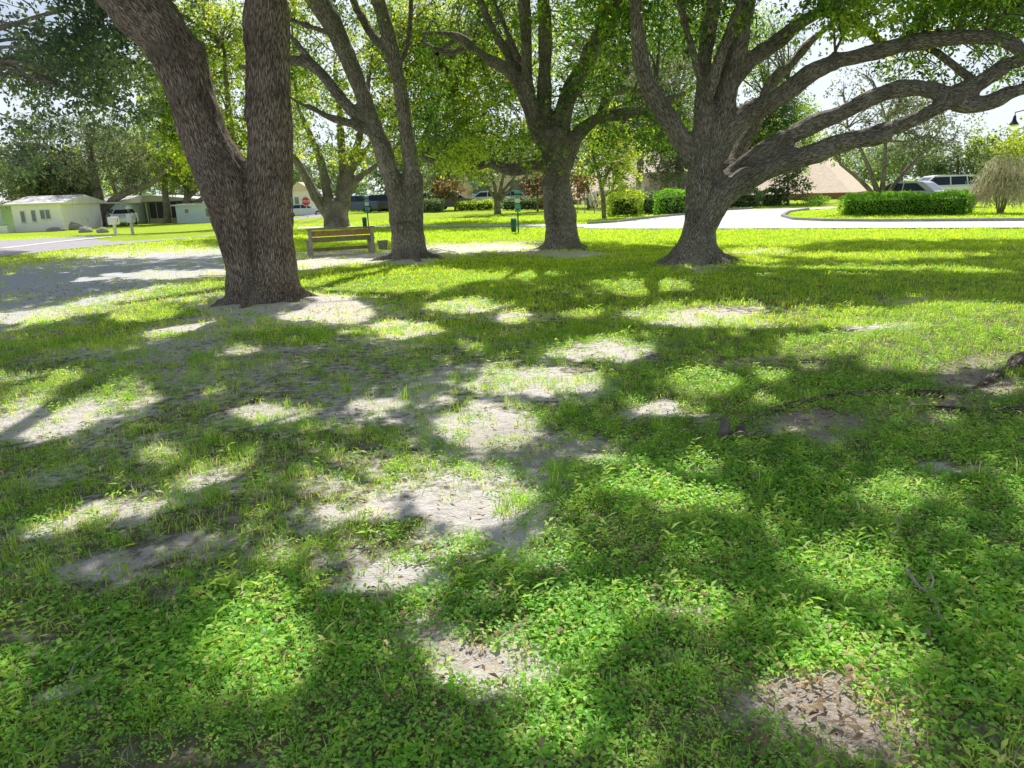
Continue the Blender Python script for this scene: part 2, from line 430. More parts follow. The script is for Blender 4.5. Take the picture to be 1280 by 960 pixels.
def np_mesh(name, V, Fq, mat, parent=None, attrs=None, smooth=False, origin=None):
    """V Nx3, Fq list/array of faces of equal size (or list of arrays)."""
    me = bpy.data.meshes.new(name)
    V = np.asarray(V, np.float32)
    if origin is not None: V = V - np.asarray(origin, np.float32)
    arrs = Fq if isinstance(Fq, list) else [Fq]
    arrs = [np.asarray(a, np.int32) for a in arrs if len(a)]
    loops = np.concatenate([a.ravel() for a in arrs])
    tot = np.concatenate([np.full(len(a), a.shape[1], np.int32) for a in arrs])
    st = np.concatenate([[0], np.cumsum(tot)[:-1]]).astype(np.int32)
    me.vertices.add(len(V)); me.vertices.foreach_set('co', V.ravel())
    me.loops.add(len(loops)); me.loops.foreach_set('vertex_index', loops)
    me.polygons.add(len(tot)); me.polygons.foreach_set('loop_start', st)
    try: me.polygons.foreach_set('loop_total', tot)
    except Exception: pass
    me.update(calc_edges=True)
    if smooth: me.polygons.foreach_set('use_smooth', np.ones(len(tot), bool))
    for k, a in (attrs or {}).items():
        a = np.asarray(a, np.float32)
        if a.ndim == 1:
            at = me.attributes.new(k, 'FLOAT', 'POINT'); at.data.foreach_set('value', a)
        else:
            at = me.attributes.new(k, 'FLOAT_VECTOR', 'POINT'); at.data.foreach_set('vector', a.ravel())
    me.materials.append(mat)
    o = bpy.data.objects.new(name, me); C.objects.link(o)
    if parent: o.parent = parent
    return o


class MB:
    def __init__(s): s.bm = bmesh.new()
    def box(s, c, size, rz=0, rx=0, ry=0, bevel=0.0, taper=None):
        r = bmesh.ops.create_cube(s.bm, size=1.0); vs = r['verts']
        if taper:
            for v in vs:
                if v.co.z > 0: v.co.x *= taper[0]; v.co.y *= taper[1]
        mat = Matrix.Translation(Vector([float(q) for q in c])) @ Matrix.Rotation(rz, 4, 'Z') @ Matrix.Rotation(ry, 4, 'Y') @ Matrix.Rotation(rx, 4, 'X') @ Matrix.Diagonal((*[float(q) for q in size], 1))
        bmesh.ops.transform(s.bm, matrix=mat, verts=vs)
        if bevel:
            es = list({e for v in vs for e in v.link_edges})
            bmesh.ops.bevel(s.bm, geom=es, offset=bevel, segments=2, affect='EDGES', profile=.7)
        return s
    def lathe(s, prof, c=(0, 0, 0), n=20, axis='Z', cap=True):
        rings = []
        for (r, z) in prof:
            ring = []
            for i in range(n):
                a = 2 * PI * i / n
                p = (r * math.cos(a), r * math.sin(a), z)
                if axis == 'Y': p = (p[0], p[2], p[1])
                if axis == 'X': p = (p[2], p[0], p[1])
                ring.append(s.bm.verts.new([c[k] + p[k] for k in range(3)]))
            rings.append(ring)
        for a, b in zip(rings, rings[1:]):
            for i in range(n): s.bm.faces.new((a[i], a[(i + 1) % n], b[(i + 1) % n], b[i]))
        if cap:
            s.bm.faces.new(rings[0][::-1]); s.bm.faces.new(rings[-1])
        return s
    def tube(s, pts, radii, n=8):
        pts = [Vector([float(q) for q in p]) for p in pts]; rings = []
        if isinstance(radii, (int, float)): radii = [radii] * len(pts)
        for i, p in enumerate(pts):
            t = (pts[min(i + 1, len(pts) - 1)] - pts[max(i - 1, 0)]).normalized()
            u = t.orthogonal().normalized() if i == 0 else (u - t * u.dot(t)).normalized()
            w = t.cross(u)
            rings.append([s.bm.verts.new(p + (u * math.cos(2 * PI * k / n) + w * math.sin(2 * PI * k / n)) * radii[i]) for k in range(n)])
        for a, b in zip(rings, rings[1:]):
            for i in range(n): s.bm.faces.new((a[i], a[(i + 1) % n], b[(i + 1) % n], b[i]))
        s.bm.faces.new(rings[0][::-1]); s.bm.faces.new(rings[-1]); return s
    def prism(s, poly, y0, y1, top_scale=None):
        """side polygon (x,z) extruded along y."""
        a = [s.bm.verts.new((x, y0, z)) for x, z in poly]; b = [s.bm.verts.new((x, y1, z)) for x, z in poly]
        n = len(poly)
        for i in range(n): s.bm.faces.new((a[i], b[i], b[(i + 1) % n], a[(i + 1) % n]))
        s.bm.faces.new(a[::-1]); s.bm.faces.new(b); return s
    def build(s, name, mat, parent=None, smooth=False, loc=None):
        bmesh.ops.recalc_face_normals(s.bm, faces=s.bm.faces[:])
        me = bpy.data.meshes.new(name); s.bm.to_mesh(me); s.bm.free()
        me.materials.append(mat)
        if smooth:
            for p in me.polygons: p.use_smooth = True
        o = bpy.data.objects.new(name, me); C.objects.link(o)
        if parent: o.parent = parent
        if loc is not None: o.location = [float(v) for v in loc]
        return o


# ------------------------------------------------------------------ leaves
def unit(a):
    return a / np.maximum(np.linalg.norm(a, axis=-1, keepdims=True), 1e-9)


def leaf_quads(P, D, Nn, L, W, fold=.15):
    D = unit(D); S = unit(np.cross(D, Nn)); Nn = np.cross(S, D)
    L = L[:, None]; W = W[:, None]
    a = P; t = P + D * L - Nn * L * .12
    mid = P + D * L * .48
    l = mid - S * W * .5 + Nn * W * fold; r = mid + S * W * .5 + Nn * W * fold
    V = np.stack([a, r, t, l], 1).reshape(-1, 3)
    Fq = np.arange(len(P) * 4, dtype=np.int32).reshape(-1, 4)
    return V, Fq


def cluster_leaves(Cs, n, sig, L, W, up_bias=.7, droop=.35, flat=.65):
    """leaves scattered about each cluster centre in small twig-sized tufts"""
    Cs = np.repeat(Cs, n, 0)
    k = len(Cs)
    tuft = rng.normal(size=(k // 9 + 1, 3)) * np.array([sig, sig, sig * flat])
    off = np.repeat(tuft, 9, 0)[:k] + rng.normal(size=(k, 3)) * np.maximum(sig * .20, L * .55)
    P = Cs + off
    D = rng.normal(size=(k, 3)) + unit(off) * .7 - np.array([0, 0, droop])
    Nn = rng.normal(size=(k, 3)) * .75 + np.array([0, 0, up_bias])
    l = L * rng.uniform(.7, 1.3, k); w = W * rng.uniform(.75, 1.25, k)
    return P, D, Nn, l, w


def crown_obj(parent, base, parts, mat, name='crown'):
    P = np.concatenate([p[0] for p in parts]); D = np.concatenate([p[1] for p in parts]); Nn = np.concatenate([p[2] for p in parts])
    l = np.concatenate([p[3] for p in parts]); w = np.concatenate([p[4] for p in parts])
    V, Fq = leaf_quads(P, D, Nn, l, w)
    v = np.clip((.62 * vn3(P * .8 + 7) + .38 * rng.random(len(P)) - .5) * 1.6 + .45, 0, 1)
    v = np.where(rng.random(len(P)) < .025, 1.0, np.minimum(v, .90))
    return np_mesh(name, V, Fq, mat, parent, {'v': np.repeat(v, 4)}, origin=base)


# ------------------------------------------------------------------ trunks
def catmull(P, R, step):
    P = np.asarray(P, float); R = np.asarray(R, float)
    Q = np.vstack([2 * P[0] - P[1], P, 2 * P[-1] - P[-2]])
    RR = np.concatenate([[R[0]], R, [R[-1]]])
    oP = []; oR = []
    for i in range(1, len(Q) - 2):
        n = max(1, int(np.linalg.norm(Q[i + 1] - Q[i]) / step))
        for k in range(n):
            t = k / n; t2 = t * t; t3 = t2 * t
            oP.append(.5 * ((2 * Q[i]) + (-Q[i - 1] + Q[i + 1]) * t + (2 * Q[i - 1] - 5 * Q[i] + 4 * Q[i + 1] - Q[i + 2]) * t2 + (-Q[i - 1] + 3 * Q[i] - 3 * Q[i + 1] + Q[i + 2]) * t3))
            oR.append(RR[i] * (1 - t) + RR[i + 1] * t)
    oP.append(P[-1]); oR.append(R[-1])
    return np.array(oP), np.array(oR)


def frames(P):
    T = np.gradient(P, axis=0) if len(P) > 2 else np.repeat((P[-1] - P[0])[None], len(P), 0)
    T = unit(T)
    u = np.cross(T[0], [0.3, 1, 0.2]); u = u / np.linalg.norm(u)
    U = []
    for t in T:
        u = u - t * np.dot(u, t); u = u / max(np.linalg.norm(u), 1e-9); U.append(u)
    U = np.array(U); W = np.cross(T, U)
    return T, U, W


def tube_np(P, R, n, lump=0.0):
    T, U, W = frames(P)
    a = np.arange(n) * 2 * PI / n
    ring = U[:, None] * np.cos(a)[None, :, None] + W[:, None] * np.sin(a)[None, :, None]
    rr = np.repeat(R[:, None], n, 1)
    if lump:
        Q = P[:, None] + ring * rr[..., None]
        rr = rr * (1 + lump * 2 * (vn3((Q * 2.2 + 31).reshape(-1, 3)).reshape(len(P), n) - .5))
    V = P[:, None] + ring * rr[..., None]
    s = np.concatenate([[0], np.cumsum(np.linalg.norm(np.diff(P, axis=0), axis=1))])
    bk = np.stack([R[:, None] * np.cos(a)[None], R[:, None] * np.sin(a)[None], np.repeat(s[:, None], n, 1)], -1)
    V = V.reshape(-1, 3); m = len(P)
    i = np.arange(m - 1)[:, None] * n; j = np.arange(n)[None]; j2 = (j + 1) % n
    Fq = np.stack([i + j, i + j2, i + n + j2, i + n + j], -1).reshape(-1, 4)
    return V, Fq, bk.reshape(-1, 3), (P, T, U, W, R, s)


def make_trunk(limbs, parent, base, mat, voxel=.05, thin=(), lump=.11, disp=.02, ngrain=None):
    """thick limbs are fused into one continuous surface, thin branches stay tubes of the same mesh"""
    Vs = []; Qs = []; Ts = []; off = 0; info = []
    for P, R in limbs:
        P2, R2 = catmull(P, R, max(.10, float(np.mean(R)) * .5))
        V, Fq, bk, inf = tube_np(P2, R2, 16, lump)
        Vs.append(V); Qs.append(Fq + off)
        n = 16
        c0 = len(V) + off; Vs.append(P2[[0, -1]]);
        j = np.arange(n); j2 = (j + 1) % n
        Ts.append(np.stack([np.full(n, c0), off + j2, off + j], -1))
        l0 = off + len(V) - n
        Ts.append(np.stack([np.full(n, c0 + 1), l0 + j, l0 + j2], -1))
        off += len(V) + 2; info.append(inf)
    tmp = np_mesh('tmp', np.concatenate(Vs), [np.concatenate(Qs), np.concatenate(Ts)], mat)
    md = tmp.modifiers.new('r', 'REMESH'); md.mode = 'VOXEL'; md.voxel_size = voxel; md.adaptivity = 0
    ms = tmp.modifiers.new('s', 'SMOOTH'); ms.factor = .5; ms.iterations = 5
    dg = bpy.context.evaluated_depsgraph_get(); ev = tmp.evaluated_get(dg); me = ev.to_mesh()
    V = np.empty(len(me.vertices) * 3, np.float32); me.vertices.foreach_get('co', V); V = V.reshape(-1, 3).astype(float)
    Nn = np.empty(len(me.vertices) * 3, np.float32); me.vertices.foreach_get('normal', Nn); Nn = Nn.reshape(-1, 3)
    lt = np.empty(len(me.polygons), np.int32); me.polygons.foreach_get('loop_total', lt)
    li = np.empty(len(me.loops), np.int32); me.loops.foreach_get('vertex_index', li)
    stt = np.concatenate([[0], np.cumsum(lt)[:-1]])
    quads = np.stack([li[stt[lt == 4] + k] for k in range(4)], -1) if (lt == 4).any() else np.zeros((0, 4), np.int32)
    tris = np.stack([li[stt[lt == 3] + k] for k in range(3)], -1) if (lt == 3).any() else np.zeros((0, 3), np.int32)
    ev.to_mesh_clear(); m0 = tmp.data; bpy.data.objects.remove(tmp); bpy.data.meshes.remove(m0)
    ids = [(k, i) for k, inf in enumerate(info[:ngrain]) for i in range(len(inf[0]))]
    kd = kdtree.KDTree(len(ids))
    for q, (k, i) in enumerate(ids): kd.insert(info[k][0][i], q)
    kd.balance()
    near = np.array([kd.find(v)[1] for v in V])
    cP = np.array([info[k][0][i] for k, i in ids]); cT = np.array([info[k][1][i] for k, i in ids])
    cU = np.array([info[k][2][i] for k, i in ids]); cW = np.array([info[k][3][i] for k, i in ids])
    cs = np.array([info[k][5][i] + 0.0 for k, i in ids])
    d = V - cP[near]
    bk = np.stack([(d * cU[near]).sum(1), (d * cW[near]).sum(1), cs[near] + (d * cT[near]).sum(1)], -1)
    # bark ridges that break the outline
    if disp:
        q = bk * np.array([15, 15, 4.0]) + 20
        V = V + Nn * (disp * 2 * (vn3(q) - .5) + disp * 1.2 * (vn3(V * 3.1 + 9) - .5) * 2)[:, None]
    allV = [V]; Q = [quads]; BK = [bk]; off = len(V)
    for P, R in thin:
        P2, R2 = catmull(P, R, .25)
        v, f, b, inf = tube_np(P2, R2, 6, .05)
        allV.append(v); Q.append(f + off); BK.append(b); off += len(v)
    return np_mesh('trunk', np.concatenate(allV), [np.concatenate(Q), tris], mat, parent, {'bk': np.concatenate(BK)}, smooth=True, origin=base)


def trace(pts, Y0, dists=None):
    """limb drawn as (u, v, width, dY): placed at its real depth"""
    P = []; R = []
    for p in pts:
        dy = p[3] if len(p) > 3 else 0
        q = pt(p[0], p[1], Y0 + dy)
        w = (q - CAM) @ fw
        P.append(q); R.append(p[2] * .5 * w / F)
    return np.array(P), np.array(R)


def roots(base, rad, n, reach, a0=0.0, h=.45):
    out = []
    for i in range(n):
        a = a0 + 2 * PI * i / n + rng.uniform(-.25, .25)
        L = reach * rng.uniform(.75, 1.25)
        pts = []; rr = []
        for t, z, r in ((.10, h, .34), (.45, h * .42, .30), (.75, .06, .20), (1.05, -.05, .11), (1.35, -.14, .06)):
            x = base[0] + math.cos(a) * rad * (t / .75) * (1 if t < .8 else 1) * (L if t > .8 else 1); y = base[1] + math.sin(a) * rad * (t / .75) * (L if t > .8 else 1)
            pts.append((x, y, gH(x, y) + z)); rr.append(r * rad)
        out.append((np.array(pts), np.array(rr)))
    return out


def kmeans(P, k, it=5):
    c = P[rng.choice(len(P), k, replace=False)]
    for _ in range(it):
        d = ((P[:, None] - c[None]) ** 2).sum(-1) if len(P) * k < 4e6 else None
        if d is None:
            lab = np.concatenate([((P[i:i + 2000, None] - c[None]) ** 2).sum(-1).argmin(1) for i in range(0, len(P), 2000)])
        else: lab = d.argmin(1)
        for j in range(k):
            s = P[lab == j]
            if len(s): c[j] = s.mean(0)
    return c, lab


def branchlets(limbs, clusters, per=8, r0_=.035, twig=.010, maxlen=5.5, start=.3):
    """secondary branches from the limbs out to groups of leaf clusters, and a twig to each cluster"""
    out = []
    if len(clusters) < 4: return out
    nodes = []
    for P, R in limbs:
        P2, R2 = catmull(P, R, .3)
        k = int(len(P2) * start)
        nodes.append(P2[k:])
    nodes = np.concatenate(nodes)
    k = max(1, len(clusters) // per)
    cen, lab = kmeans(clusters.copy(), k)
    for j in range(k):
        mem = clusters[lab == j]
        if not len(mem): continue
        c = cen[j]
        dd = np.linalg.norm(nodes - c, axis=1) + np.maximum(0, nodes[:, 2] - c[2]) * .7
        i = dd.argmin(); s = nodes[i]
        Ld = np.linalg.norm(c - s)
        if Ld > maxlen: s = c + (s - c) * (maxlen / Ld); Ld = maxlen
        mid = (s + c) / 2 + rng.normal(size=3) * .08 * Ld + np.array([0, 0, .10 * Ld])
        r = r0_ * (0.5 + .25 * Ld)
        out.append((np.array([s, mid, c]), np.array([r, r * .7, r * .3])))
        for m in mem:
            t = rng.uniform(.35, .95)
            s2 = (1 - t) ** 2 * s + 2 * t * (1 - t) * mid + t * t * c
            L2 = np.linalg.norm(m - s2)
            if L2 > 2.6: continue
            out.append((np.array([s2, (s2 + m) / 2 + rng.normal(size=3) * .06 * L2 + np.array([0, 0, .06 * L2]), m]), np.array([twig * 1.5, twig, twig * .4])))
    return out


def fol(px0, px1, py0, py1, Y0, Y1, n, thr=.42, sc=.55):
    """candidate leaf clusters inside part of a crown, clumped by noise"""
    m = n * 4
    P = pt(rng.uniform(px0, px1, m), rng.uniform(py0, py1, m), rng.uniform(Y0, Y1, m))
    k = .72 * vn3(P * sc + 13) + .28 * vn3(P * sc * 2.3 + 3) + .16 * (rng.random(m) - .5)
    P = P[k > thr]
    return P[:n]


def ell(c, r, n, thr=.40, sc=.6, shell=.55):
    m = n * 4
    u = unit(rng.normal(size=(m, 3))); q = rng.uniform(shell ** 3, 1, m) ** (1 / 3)
    P = np.array(c) + u * q[:, None] * np.array(r)
    k = .72 * vn3(P * sc + 3) + .28 * vn3(P * sc * 2.3 + 7) + .16 * (rng.random(m) - .5)
    P = P[k > thr]
    return P[:n]


def out_of_frame(P, marg=12):
    px, py, w = proj(P)
    return (py < -marg) | (w < .5) | (px < -60) | (px > 1340)


# shade canopy: out-of-view leaf clusters added to shade the lawn, hung on nearest oaks
def shade_clusters():
    n = 90000
    y = np.sqrt(rng.uniform(1.2 ** 2, 33 ** 2, n)); x = rng.uniform(-.86, .86, n) * (y + .4)
    G = np.stack([x, y, H(x, y)], -1)
    px, py, w = proj(G)
    L = look(LITM, px, py)
    dens = np.where(y < 12, 1.0, np.where(y < 20, .75, .5))
    ok = (L < .35) & (rng.random(n) < dens) & (px > -150) & (px < 1420)
    G = G[ok]
    y = G[:, 1]
    hmin = np.maximum(5.2, (1.6 + .262 * y + .5) / (1 - .262 / math.tan(SUN_EL)))
    h = hmin + rng.uniform(0.2, 3.6, len(G)) * (.6 + y / 40)
    return G + SUN * (h / SUN[2])[:, None]


SH = shade_clusters()
SH = SH[out_of_frame(SH, 25)][:8200]

# ------------------------------------------------------------------ big oaks
OAKS = {}
bA = gp(330, 373); bB = gp(513, 322); bC = gp(703, 310); bD = gp(870, 326); bE = gp(421, 284)
bF = np.array([7.3, 7.4, 0.0]); bF[2] = gH(bF[0], bF[1])
bG = np.array([-17.5, 21.5, 0.0]); bG[2] = gH(bG[0], bG[1])
YA, YB, YC, YD, YE = bA[1], bB[1], bC[1], bD[1], bE[1]

limbs_A = [
 [(340, 392, 82), (340, 372, 74), (340, 340, 62), (337, 300, 60), (336, 250, 58), (337, 200, 57), (336, 140, 55), (334, 70, 54), (333, 0, 54), (330, -120, 50, .2), (325, -260, 42, .6), (318, -420, 30, 1.0)],
 [(316, 392, 70), (314, 372, 62), (310, 340, 56), (302, 300, 58), (291, 250, 66), (277, 215, 68), (264, 190, 63), (253, 160, 59), (241, 120, 56), (228, 82, 60), (207, 45, 65), (177, 10, 74), (150, -20, 72), (100, -80, 60, -.3), (30, -150, 52, -.6), (-70, -230, 40, -1.0), (-200, -300, 26, -1.4)],
 [(325, -180, 34), (380, -300, 26, -.8), (470, -380, 20, -2), (560, -430, 14, -3.2)],
 [(330, -90, 34), (280, -240, 26, -1.0), (240, -380, 18, -2.4), (230, -560, 12, -3.6)],
 [(60, -130, 34), (40, -260, 26, .6), (0, -400, 16, 1.4)],
]
burl_A = [[(238, 72, 30), (247, 60, 22), (252, 54, 12)], [(292, 268, 38, -.16), (286, 260, 32, -.22), (281, 254, 20, -.24)]]
limbs_B = [
 [(508, 336, 44), (508, 322, 38), (503, 290, 28), (497, 250, 26), (489, 220, 25), (479, 190, 24), (466, 155, 22), (450, 110, 20), (434, 70, 21), (418, 35, 24), (398, 0, 28), (370, -45, 24), (330, -110, 20), (280, -190, 14)],
 [(519, 336, 42), (518, 322, 38), (516, 290, 30), (516, 250, 26), (516, 225, 24), (513, 200, 20), (509, 170, 18), (505, 140, 17), (500, 110, 17), (493, 80, 19), (486, 50, 19), (478, 20, 18), (472, 0, 18), (460, -50, 17), (445, -130, 14), (430, -220, 10)],
 [(462, 166, 14), (447, 148, 14), (430, 127, 14), (410, 103, 12, .2), (392, 82, 11, .4), (378, 62, 9, .6), (362, 44, 7, .8), (335, 20, 5, 1.0)],
 [(418, 112, 11, .2), (402, 92, 12, .3), (385, 80, 12, .4), (362, 76, 11, .6), (335, 82, 9, .9), (300, 84, 6, 1.3)],
 [(452, 162, 11, -.1), (440, 155, 11, -.2), (415, 148, 9, -.4), (390, 135, 8, -.6), (372, 128, 7, -.8), (350, 112, 5, -1)],
 [(488, 70, 13), (470, 50, 12, .2), (457, 30, 11, .4), (447, 12, 10, .5), (438, -8, 10, .6), (415, -60, 8, 1)],
 [(424, 46, 9, .2), (405, 40, 8, .5), (385, 32, 7, .9), (362, 24, 5, 1.3)],
 [(495, 90, 7, .2), (508, 60, 6, .5), (513, 25, 6, .7), (514, -20, 5, .9)],
]
limbs_C = [
 [(703, 326, 54), (703, 310, 46), (701, 283, 39), (697, 248, 36), (695, 212, 37), (695, 180, 40), (692, 160, 36)],
 [(688, 186, 24), (673, 166, 19), (663, 140, 17), (654, 117, 17), (640, 92, 15), (626, 82, 14), (611, 74, 13), (598, 64, 12), (586, 55, 11), (572, 46, 9), (562, 43, 8), (545, 41, 6), (526, 42, 4)],
 [(598, 66, 7, .2), (582, 60, 7, .3), (565, 66, 7, .4), (545, 62, 6, .5), (528, 52, 4, .6)],
 [(680, 175, 16, .2), (664, 138, 14, .3), (650, 92, 12, .4), (636, 71, 11, .5), (618, 39, 10, .6), (604, 11, 9, .7), (590, -30, 7, .9)],
 [(672, 150, 12, -.2), (660, 106, 14, -.2), (658, 53, 14, -.2), (655, 0, 15, -.1), (650, -80, 12), (645, -180, 8)],
 [(650, 78, 9, .1), (640, 55, 8, .4), (628, 25, 7, .7), (615, -5, 6, 1)],
 [(690, 176, 22), (681, 149, 18), (681, 99, 17), (682, 50, 17), (680, 0, 16), (678, -80, 13), (680, -190, 9)],
 [(700, 178, 26), (702, 156, 23), (711, 120, 21), (728, 89, 21), (742, 57, 20), (760, 28, 19), (778, 0, 17), (810, -60, 13), (850, -140, 9)],
 [(735, 70, 12, .1), (748, 35, 10, .2), (757, 0, 9, .3), (765, -60, 7, .5)],
 [(704, 204, 24), (711, 189, 21), (721, 170, 19), (739, 153, 16), (756, 146, 14), (785, 142, 13), (813, 136, 11, .2), (840, 124, 9, .4), (870, 110, 6, .7)],
 [(742, 152, 12, .1), (752, 138, 12, .3), (760, 122, 11, .5), (774, 110, 10, .7), (795, 113, 8, 1), (820, 116, 5, 1.3)],
 [(690, 216, 18, -.1), (673, 207, 15, -.2), (655, 211, 16, -.3), (640, 213, 15, -.3), (626, 209, 13, -.3), (612, 204, 13, -.3), (594, 209, 12, -.2), (570, 207, 11, -.1), (547, 203, 9, 0), (526, 197, 6, .2)],
]
limbs_D = [
 [(869, 344, 74), (869, 326, 60), (871, 312, 51), (873, 290, 43), (875, 262, 39), (876, 234, 38), (877, 205, 34), (877, 180, 28)],
 [(866, 200, 30), (856, 182, 27), (835, 148, 25), (813, 113, 22), (802, 78, 20), (797, 39, 17), (795, 0, 16), (792, -70, 13), (785, -160, 9)],
 [(874, 190, 30), (878, 165, 27), (880, 117, 23), (881, 70, 20), (889, 23, 18), (893, 0, 18), (898, -80, 14), (900, -180, 10)],
 [(878, 105, 12, -.1), (872, 90, 12, -.2), (860, 43, 11, -.3), (850, 0, 9, -.4), (838, -60, 7, -.6)],
 [(887, 215, 26), (898, 165, 28), (910, 110, 26), (922, 59, 27), (930, 23, 25), (934, 0, 24), (944, -80, 18), (955, -180, 12)],
 [(884, 130, 14, -.2), (897, 82, 15, -.3), (915, 35, 14, -.3), (925, 0, 12, -.3), (935, -50, 9, -.4)],
 [(920, 95, 20), (936, 78, 20, .1), (956, 64, 19, .2), (983, 43, 18, .3), (1014, 20, 16, .4), (1045, 6, 15, .5), (1080, -12, 13, .6), (1150, -50, 10, .8), (1240, -80, 7, 1)],
 [(1040, 8, 9, .6), (1065, 26, 11, .7), (1085, 41, 10, .8), (1104, 54, 9, .9), (1135, 60, 7, 1), (1165, 58, 5, 1.2)],
 [(905, 215, 20, .7), (916, 200, 24, 1.0), (932, 172, 21, 1.2), (948, 144, 18, 1.4), (964, 105, 16, 1.6), (991, 78, 13, 1.8), (1014, 51, 11, 2), (1038, 31, 9, 2.2), (1060, 10, 6, 2.4)],
 [(896, 195, 28), (914, 164, 27), (936, 143, 27), (975, 121, 23, -.2), (1014, 92, 22, -.3), (1046, 77, 20, -.4), (1085, 68, 20, -.5), (1131, 55, 19, -.6), (1190, 47, 18, -.8), (1233, 45, 19, -.9), (1264, 54, 18, -1), (1286, 68, 17, -1.1), (1320, 70, 14, -1.3), (1400, 40, 10, -1.6)],
 [(884, 268, 30), (897, 243, 32), (921, 219, 28), (952, 191, 26, -.2), (999, 164, 23, -.3), (1053, 141, 21, -.5), (1092, 121, 20, -.6), (1131, 111, 20, -.7), (1167, 113, 21, -.8), (1194, 125, 22, -.9), (1210, 133, 20, -1), (1237, 127, 18, -1.1), (1262, 116, 17, -1.2), (1290, 107, 16, -1.3), (1360, 80, 12, -1.6), (1450, 50, 8, -2)],
 [(1186, 121, 20, -.9), (1205, 112, 21, -.9), (1220, 106, 20, -1), (1240, 93, 19, -1.1), (1262, 79, 17, -1.2), (1292, 72, 14, -1.4), (1340, 50, 9, -1.7)],
 [(886, 278, 28, -.1), (905, 248, 30, -.2), (936, 223, 28, -.3), (983, 203, 26, -.4), (1022, 191, 24, -.5), (1061, 176, 23, -.6), (1092, 170, 23, -.65), (1113, 166, 22, -.7)],
 [(1090, 166, 16, -.65), (1131, 155, 18, -.7), (1150, 146, 18, -.8), (1171, 135, 17, -.9), (1195, 124, 15, -.9)],
 [(1222, 104, 9, -.9), (1205, 92, 10, -.7), (1190, 80, 9, -.5), (1172, 66, 9, -.3), (1150, 56, 7, -.1)],
 [(1040, 84, 13, -.4), (1042, 72, 12, -.4), (1044, 64, 9, -.4)],
]
limbs_E = [
 [(421, 292, 38), (421, 284, 31), (420, 272, 29), (419, 260, 29), (420, 250, 22)],
 [(412, 270, 16), (403, 259, 13), (387, 231, 12), (375, 208, 11), (366, 194, 9), (350, 165, 7), (335, 120, 5)],
 [(415, 268, 16), (412, 254, 13), (407, 227, 11), (401, 203, 10), (396, 187, 9), (386, 165, 7), (372, 130, 5), (368, 80, 4)],
 [(424, 262, 14, .2), (426, 240, 12, .3), (428, 215, 10, .4), (427, 185, 9, .5), (424, 140, 7, .6), (418, 80, 5, .7)],
 [(428, 262, 18), (431, 241, 15), (436, 217, 12), (443, 194, 10), (448, 178, 9), (455, 140, 7), (462, 90, 5)],
 [(434, 244, 9), (440, 233, 9), (450, 221, 8), (469, 208, 6), (490, 190, 4), (510, 160, 3)],
 [(438, 215, 7), (445, 207, 7), (455, 190, 6), (463, 178, 5), (480, 140, 4)],
 [(398, 248, 6, -.4), (390, 232, 6, -.6), (380, 215, 5, -.8)],
]

SHN = np.array([[b[0], b[1]] for b in (bA, bB, bC, bD, bF, bG)])
SHW = np.array([1.0, 1.15, 1.1, 0.95, .85, 1.4])
lab = (np.linalg.norm(SH[:, None, :2] - SHN[None], axis=-1) * SHW).argmin(1)

LA = dict(n=46, sig=.34, L=.13, W=.075)


def oak(name, base, Y0, traces, label, mat, leafmat, infol, shade, crown_ell, leaf=(64, .30, .10, .055), voxel=.05, thr=.085, root=None, disp=.02, per=8, extra=(), burl=()):
    t = thing(name, base, label, 'tree', 'live oaks on the lawn')
    limbs = [trace(p, Y0) for p in traces] + list(extra)
    thick = [(P, R) for P, R in limbs if R.max() >= thr]; thin = [(P, R) for P, R in limbs if R.max() < thr]
    burls = [trace(p, Y0) for p in burl]
    rts = roots(base, root[0], root[1], root[2], root[3]) if root else []
    vis = np.concatenate([fol(*f) for f in infol]) if infol else np.zeros((0, 3))
    top = np.concatenate([ell(*e) for e in crown_ell]) if crown_ell else np.zeros((0, 3))
    if len(top): top = top[out_of_frame(top, 20)]
    parts = []
    if len(vis): parts.append(cluster_leaves(vis, *leaf))
    if len(top): parts.append(cluster_leaves(top, 40, .42, .13, .075))
    if len(shade): parts.append(cluster_leaves(shade, LA['n'], LA['sig'], LA['L'], LA['W']))
    kept = []
    for p in parts:
        k = lit_filter(p[0]) & lit_filter(p[0] + unit(p[1]) * p[3][:, None]); kept.append(tuple(a[k] for a in p))
    crown_obj(t, base, kept, leafmat)
    tw = branchlets(limbs, np.concatenate([vis, top]), per) if len(vis) + len(top) > 8 else []
    if len(shade) > 8: tw += branchlets(limbs, shade, 14, .03, .009, 4.0)
    # twigs that would shade a sunlit patch are left out
    kt = []
    for P, R in tw:
        if lit_filter(np.vstack([P, (P[:-1] + P[1:]) / 2])).all(): kt.append((P, R))
    make_trunk(thick + burls + rts, t, base, mat, voxel, thin + kt, disp=disp, ngrain=len(thick))
    return t


